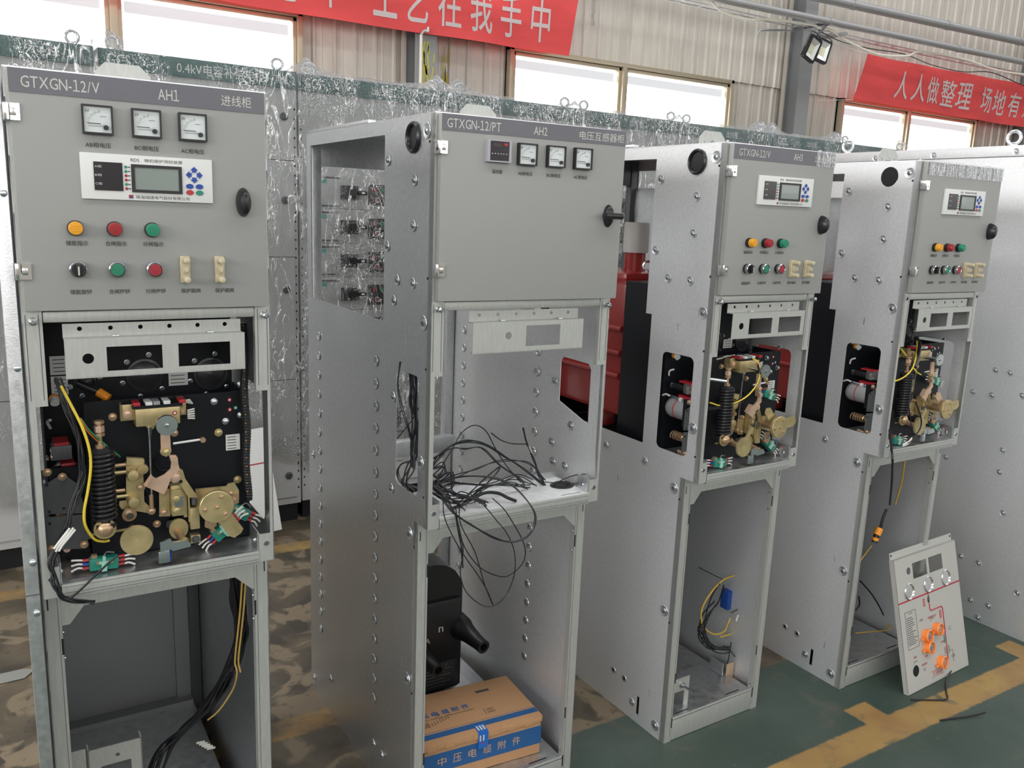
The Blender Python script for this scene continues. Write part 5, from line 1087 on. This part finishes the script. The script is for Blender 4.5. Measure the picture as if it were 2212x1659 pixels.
# loose front panel leaning on AH4
A = Vector((2.618, 1.540, 0.002)); B = Vector((3.019, 1.563, 0.002)); U = Vector((-.010, .122, .466)).normalized()
ex = (B - A).normalized(); ey = U.cross(ex).normalized(); ez = ex.cross(ey)
fp = empty('front_panel', A, 0, 'light grey front panel with a red mimic line leaning on the last open cabinet', 'panel')
Mx = Matrix((ex, -ez.cross(ex) * -1, ez)).transposed().to_4x4(); Mx.translation = A; fp.matrix_world = Mx
PWD, PHT = .402, .485
px = lambda x, z: (x, -.0008, z)
rp_ = mat('red_mimic_line', (.42, .02, .04), .5)
hs = [circ(.062, PHT - .098, .0135, 18, .015), rect(.090, .180, PHT - .118, PHT - .058), rect(.198, .288, PHT - .118, PHT - .058)]
HT = PHT - .012
hs = [circ(.083, .420, .013, 18), rect(.108, .199, .386, .442), rect(.213, .303, .386, .442), circ(.070, .350, .024, 24), circ(.193, .350, .024, 24), circ(.310, .350, .024, 24), circ(.062, .070, .020, 20), circ(.187, .296, .0085, 16, .014)]
m = MB().plate(rect(0, PWD, 0, HT), 0, .0015, mat('panel_grey_white', (.44, .44, .41), .45), 'y', hs)
pg = MT['panel_grey_white']
m.box(0, .0015, 0, .018, 0, HT, pg).box(PWD - .0015, PWD, 0, .018, 0, HT, pg).box(0, PWD, 0, .018, 0, .0015, pg).box(0, PWD, 0, .014, HT - .0015, HT, pg).box(.0, PWD, .0135, .015, HT, PHT + .012, pg)
for q in (.008, PWD - .008): m.lathe([(.004, 0), (.004, .0006)], (q, .0134, PHT + .002), (0, -1, 0), shadowgap, 10)
m.build('sheet', fp)
m = MB().box(0, PWD, -.0008, 0, .3165, .3215, rp_)
m.plate([(.1845, .3165), (.1895, .3165), (.1895, .310), (.1845, .310)], -.0008, 0, rp_)
def line(P, w):
    for a, c in zip(P, P[1:]): m.tube([(a[0], -.0002, a[1]), (c[0], -.0002, c[1])], w, rp_, 6, 1)
line([(.187, .282), (.187, .262), (.194, .254), (.262, .254), (.269, .247), (.269, .060)], .0022)
m.box(.150, .162, -.0006, 0, .278, .305, rp_).box(.246, .258, -.0006, 0, .214, .242, rp_).text('ϟ', .153, .281, .159, .302, px, white).text('ϟ', .249, .217, .255, .239, px, white)
m.box(.256, .264, -.0006, 0, .120, .148, greenp)
def box_out(x0, x1, z0, z1, t):
    for a in ((x0, x1, z0, z0 + t), (x0, x1, z1 - t, z1), (x0, x0 + t, z0, z1), (x1 - t, x1, z0, z1)): m.box(a[0], a[1], -.0006, 0, a[2], a[3], ink)
box_out(.030, .098, .150, .282, .0012); m.text('操作说明', .052, .271, .076, .277, px, ink)
random.seed(3)
for k in range(14): m.box(.036, .036 + random.uniform(.03, .056), -.0006, 0, .258 - k * .0072, .2600 - k * .0072, ink)
for t_, x, z, mm in (('合闸', .125, .235, ink), ('弹簧储能指示', .196, .232, rp_), ('储能', .064, .118, rp_), ('分闸', .133, .105, rp_), ('接地', .162, .115, greenp), ('合闸', .245, .128, rp_), ('储能操作', .117, .080, rp_), ('出厂', .117, .062, ink)): m.text(t_, x - .0065 * len(t_) / 1.4, z - .0045, x + .0065 * len(t_) / 1.4, z + .0045, px, mm)
for x, z in ((.064, .100), (.196, .222), (.178, .115)): m.tube([(x - .013, -.0002, z - .004), (x - .006, -.0002, z + .003), (x + .003, -.0002, z + .004), (x + .013, -.0002, z)], .0009, ink, 5, 4)
m.text('下门 闭锁 接地', .160, .024, .225, .038, px, rp_); 
for a in ((.154, .232, .020, .0212), (.154, .232, .0408, .042)): m.box(a[0], a[1], -.0006, 0, a[2], a[3], rp_)
for x, z in ((.258, .100), (.282, .100), (.258, .088), (.282, .088), (.312, .062), (.300, .062)): m.tube([(x + .005 * math.cos(k * PI / 4), -.0002, z + .005 * math.sin(k * PI / 4)) for k in range(8)], .0008, ink, 5, 1, True)
m.tube([(.256, -.0002, .040), (.256, -.0002, .078), (.285, -.0002, .078), (.285, -.0002, .082)], .0008, ink, 5, 1).tube([(.282, -.0002, .085), (.305, -.0002, .085), (.305, -.0002, .040)], .0008, ink, 5, 1)
m.cyl((.292, 0, .165), (.292, -.001, .165), .002, redp, 8).box(.298, .312, -.0006, 0, .158, .1595, ink).box(.298, .312, -.0006, 0, .168, .1695, ink).box(.261, .2625, -.0006, 0, .15, .178, ink)
m.build('mimic_diagram', fp, label='printed red and black mimic diagram')
for x in (.070, .193, .310): MB().lathe([(.0295, 0), (.0300, .004), (.0270, .006), (.0245, .002)], (x, 0, .350), (0, -1, 0), chrome, 30).build('chrome_ring', fp)
oc = mat('clear_orange_plastic', (.95, .26, .05), .2, coat=.5); cc = mat('clear_cover', (.8, .78, .76), .12, 0, trans=.8)
for x, z, mm in ((.141, .177, redp), (.211, .184, oc), (.144, .135, greenp), (.215, .063, oc)):
    g = MB().lathe([(.0225, 0), (.0225, .020), (.0190, .022), (.0175, .018), (.0175, .004)], (x, 0, z), (0, -1, 0), oc, 26).box(x - .034, x - .018, -.010, -.002, z - .012, z - .004, oc, .002).build('guard_ring', fp, label='orange guard ring')
    MB().lathe([(.0165, .0), (.0165, .016), (.012, .019), (.0, .0195)], (x, 0, z), (0, -1, 0), cc, 22).lathe([(.0095, 0), (.0095, .014)], (x, 0, z), (0, -1, 0), mm, 18).build('clear_cap', g)
# thin black cord under the panel, tie on the floor
tag(MB().tube([(2.95, 1.60, .006), (2.90, 1.56, .012), (2.83, 1.535, .006), (2.76, 1.49, .004), (2.72, 1.462, .004), (2.68, 1.475, .004), (2.60, 1.52, .004)], .003, wireb, 6, 5).build('black_cord'), 'thin black cord on the floor under the leaning front panel', 'cord')
tag(MB().tube([(2.575, 1.396, .004), (2.63, 1.378, .005), (2.69, 1.362, .004), (2.725, 1.350, .008), (2.742, 1.343, .012)], .0028, wireb, 6, 4).build('cable_tie'), 'black cable tie lying on the yellow floor line, front right', 'cable tie')
# second panel, far behind AH1
wp = empty('front_panel', (.665, 3.83, .033), 0, 'white front panel with a thin red line propped behind AH1', 'panel')
wp.rotation_euler = (-.25, -.075, .0)
m = MB().box(0, .42, 0, .02, 0, .50, white, .002).box(.0, .42, -.0008, 0, .330, .336, rp_); m.build('sheet', wp)
# white plastic strip on the floor at the left
tag(MB().add([(-.35, 3.02, .003), (-.02, 3.03, .003), (.012, 3.07, .006), (-.02, 3.085, .01), (-.35, 3.09, .004), (-.18, 3.05, .018)], [(0, 1, 5), (1, 2, 5), (2, 3, 5), (3, 4, 5), (4, 0, 5)], mat('crumpled_film_strip', (.26, .26, .24), .4)).build('plastic_strip'), 'crumpled pale plastic strip on the floor left of AH1', 'plastic strip')

# ================================================================== end enclosure at the right edge
en = empty('end_enclosure', (3.40, 1.15, 0), 0, 'tall plain galvanised enclosure at the right edge of the photo', 'cabinet')
m = MB().box(0, .60, 0, 1.70, 0, 1.888, galv_m, .003)
m.build('body', en)
m = MB().box(-.002, .60, 0, 1.70, 1.8895, 1.931, galv_m, .003).box(-.0022, 0, .70, .702, 1.86, 1.8895, darkg)
hd_ = m.build('top_rail', en)
ef = [(q[0] - 1.15, q[1]) for q in [(1.840,1.056),(1.782,1.055),(1.918,0.951),(1.839,0.953),(1.723,0.975),(1.764,0.742),(1.763,0.651),(1.992,0.651),(1.723,0.491),(1.864,0.250),(1.787,0.249),(1.619,0.188),(1.796,0.080),(1.722,0.087),(1.755,0.020)]]
bd = [o for o in C.objects if o.parent == en and o.name.startswith('body')][0]
screws(bd, ef, 's', -.0005)
screws(hd_, [(q[0] - 1.15, q[1]) for q in [(2.510,1.902),(2.230,1.904),(1.889,1.907)]], 's', -.0025)
for q in (1.922, 2.686): MB().ring((.03, q - 1.15, 1.963), (1, .2, 0), .024, .0065, galv, 24, 8).lathe([(.016, 0), (.016, .006), (.010, .012)], (.03, q - 1.15, 1.931), (0, 0, 1), galv, 16).build('lifting_eye', en)
#END
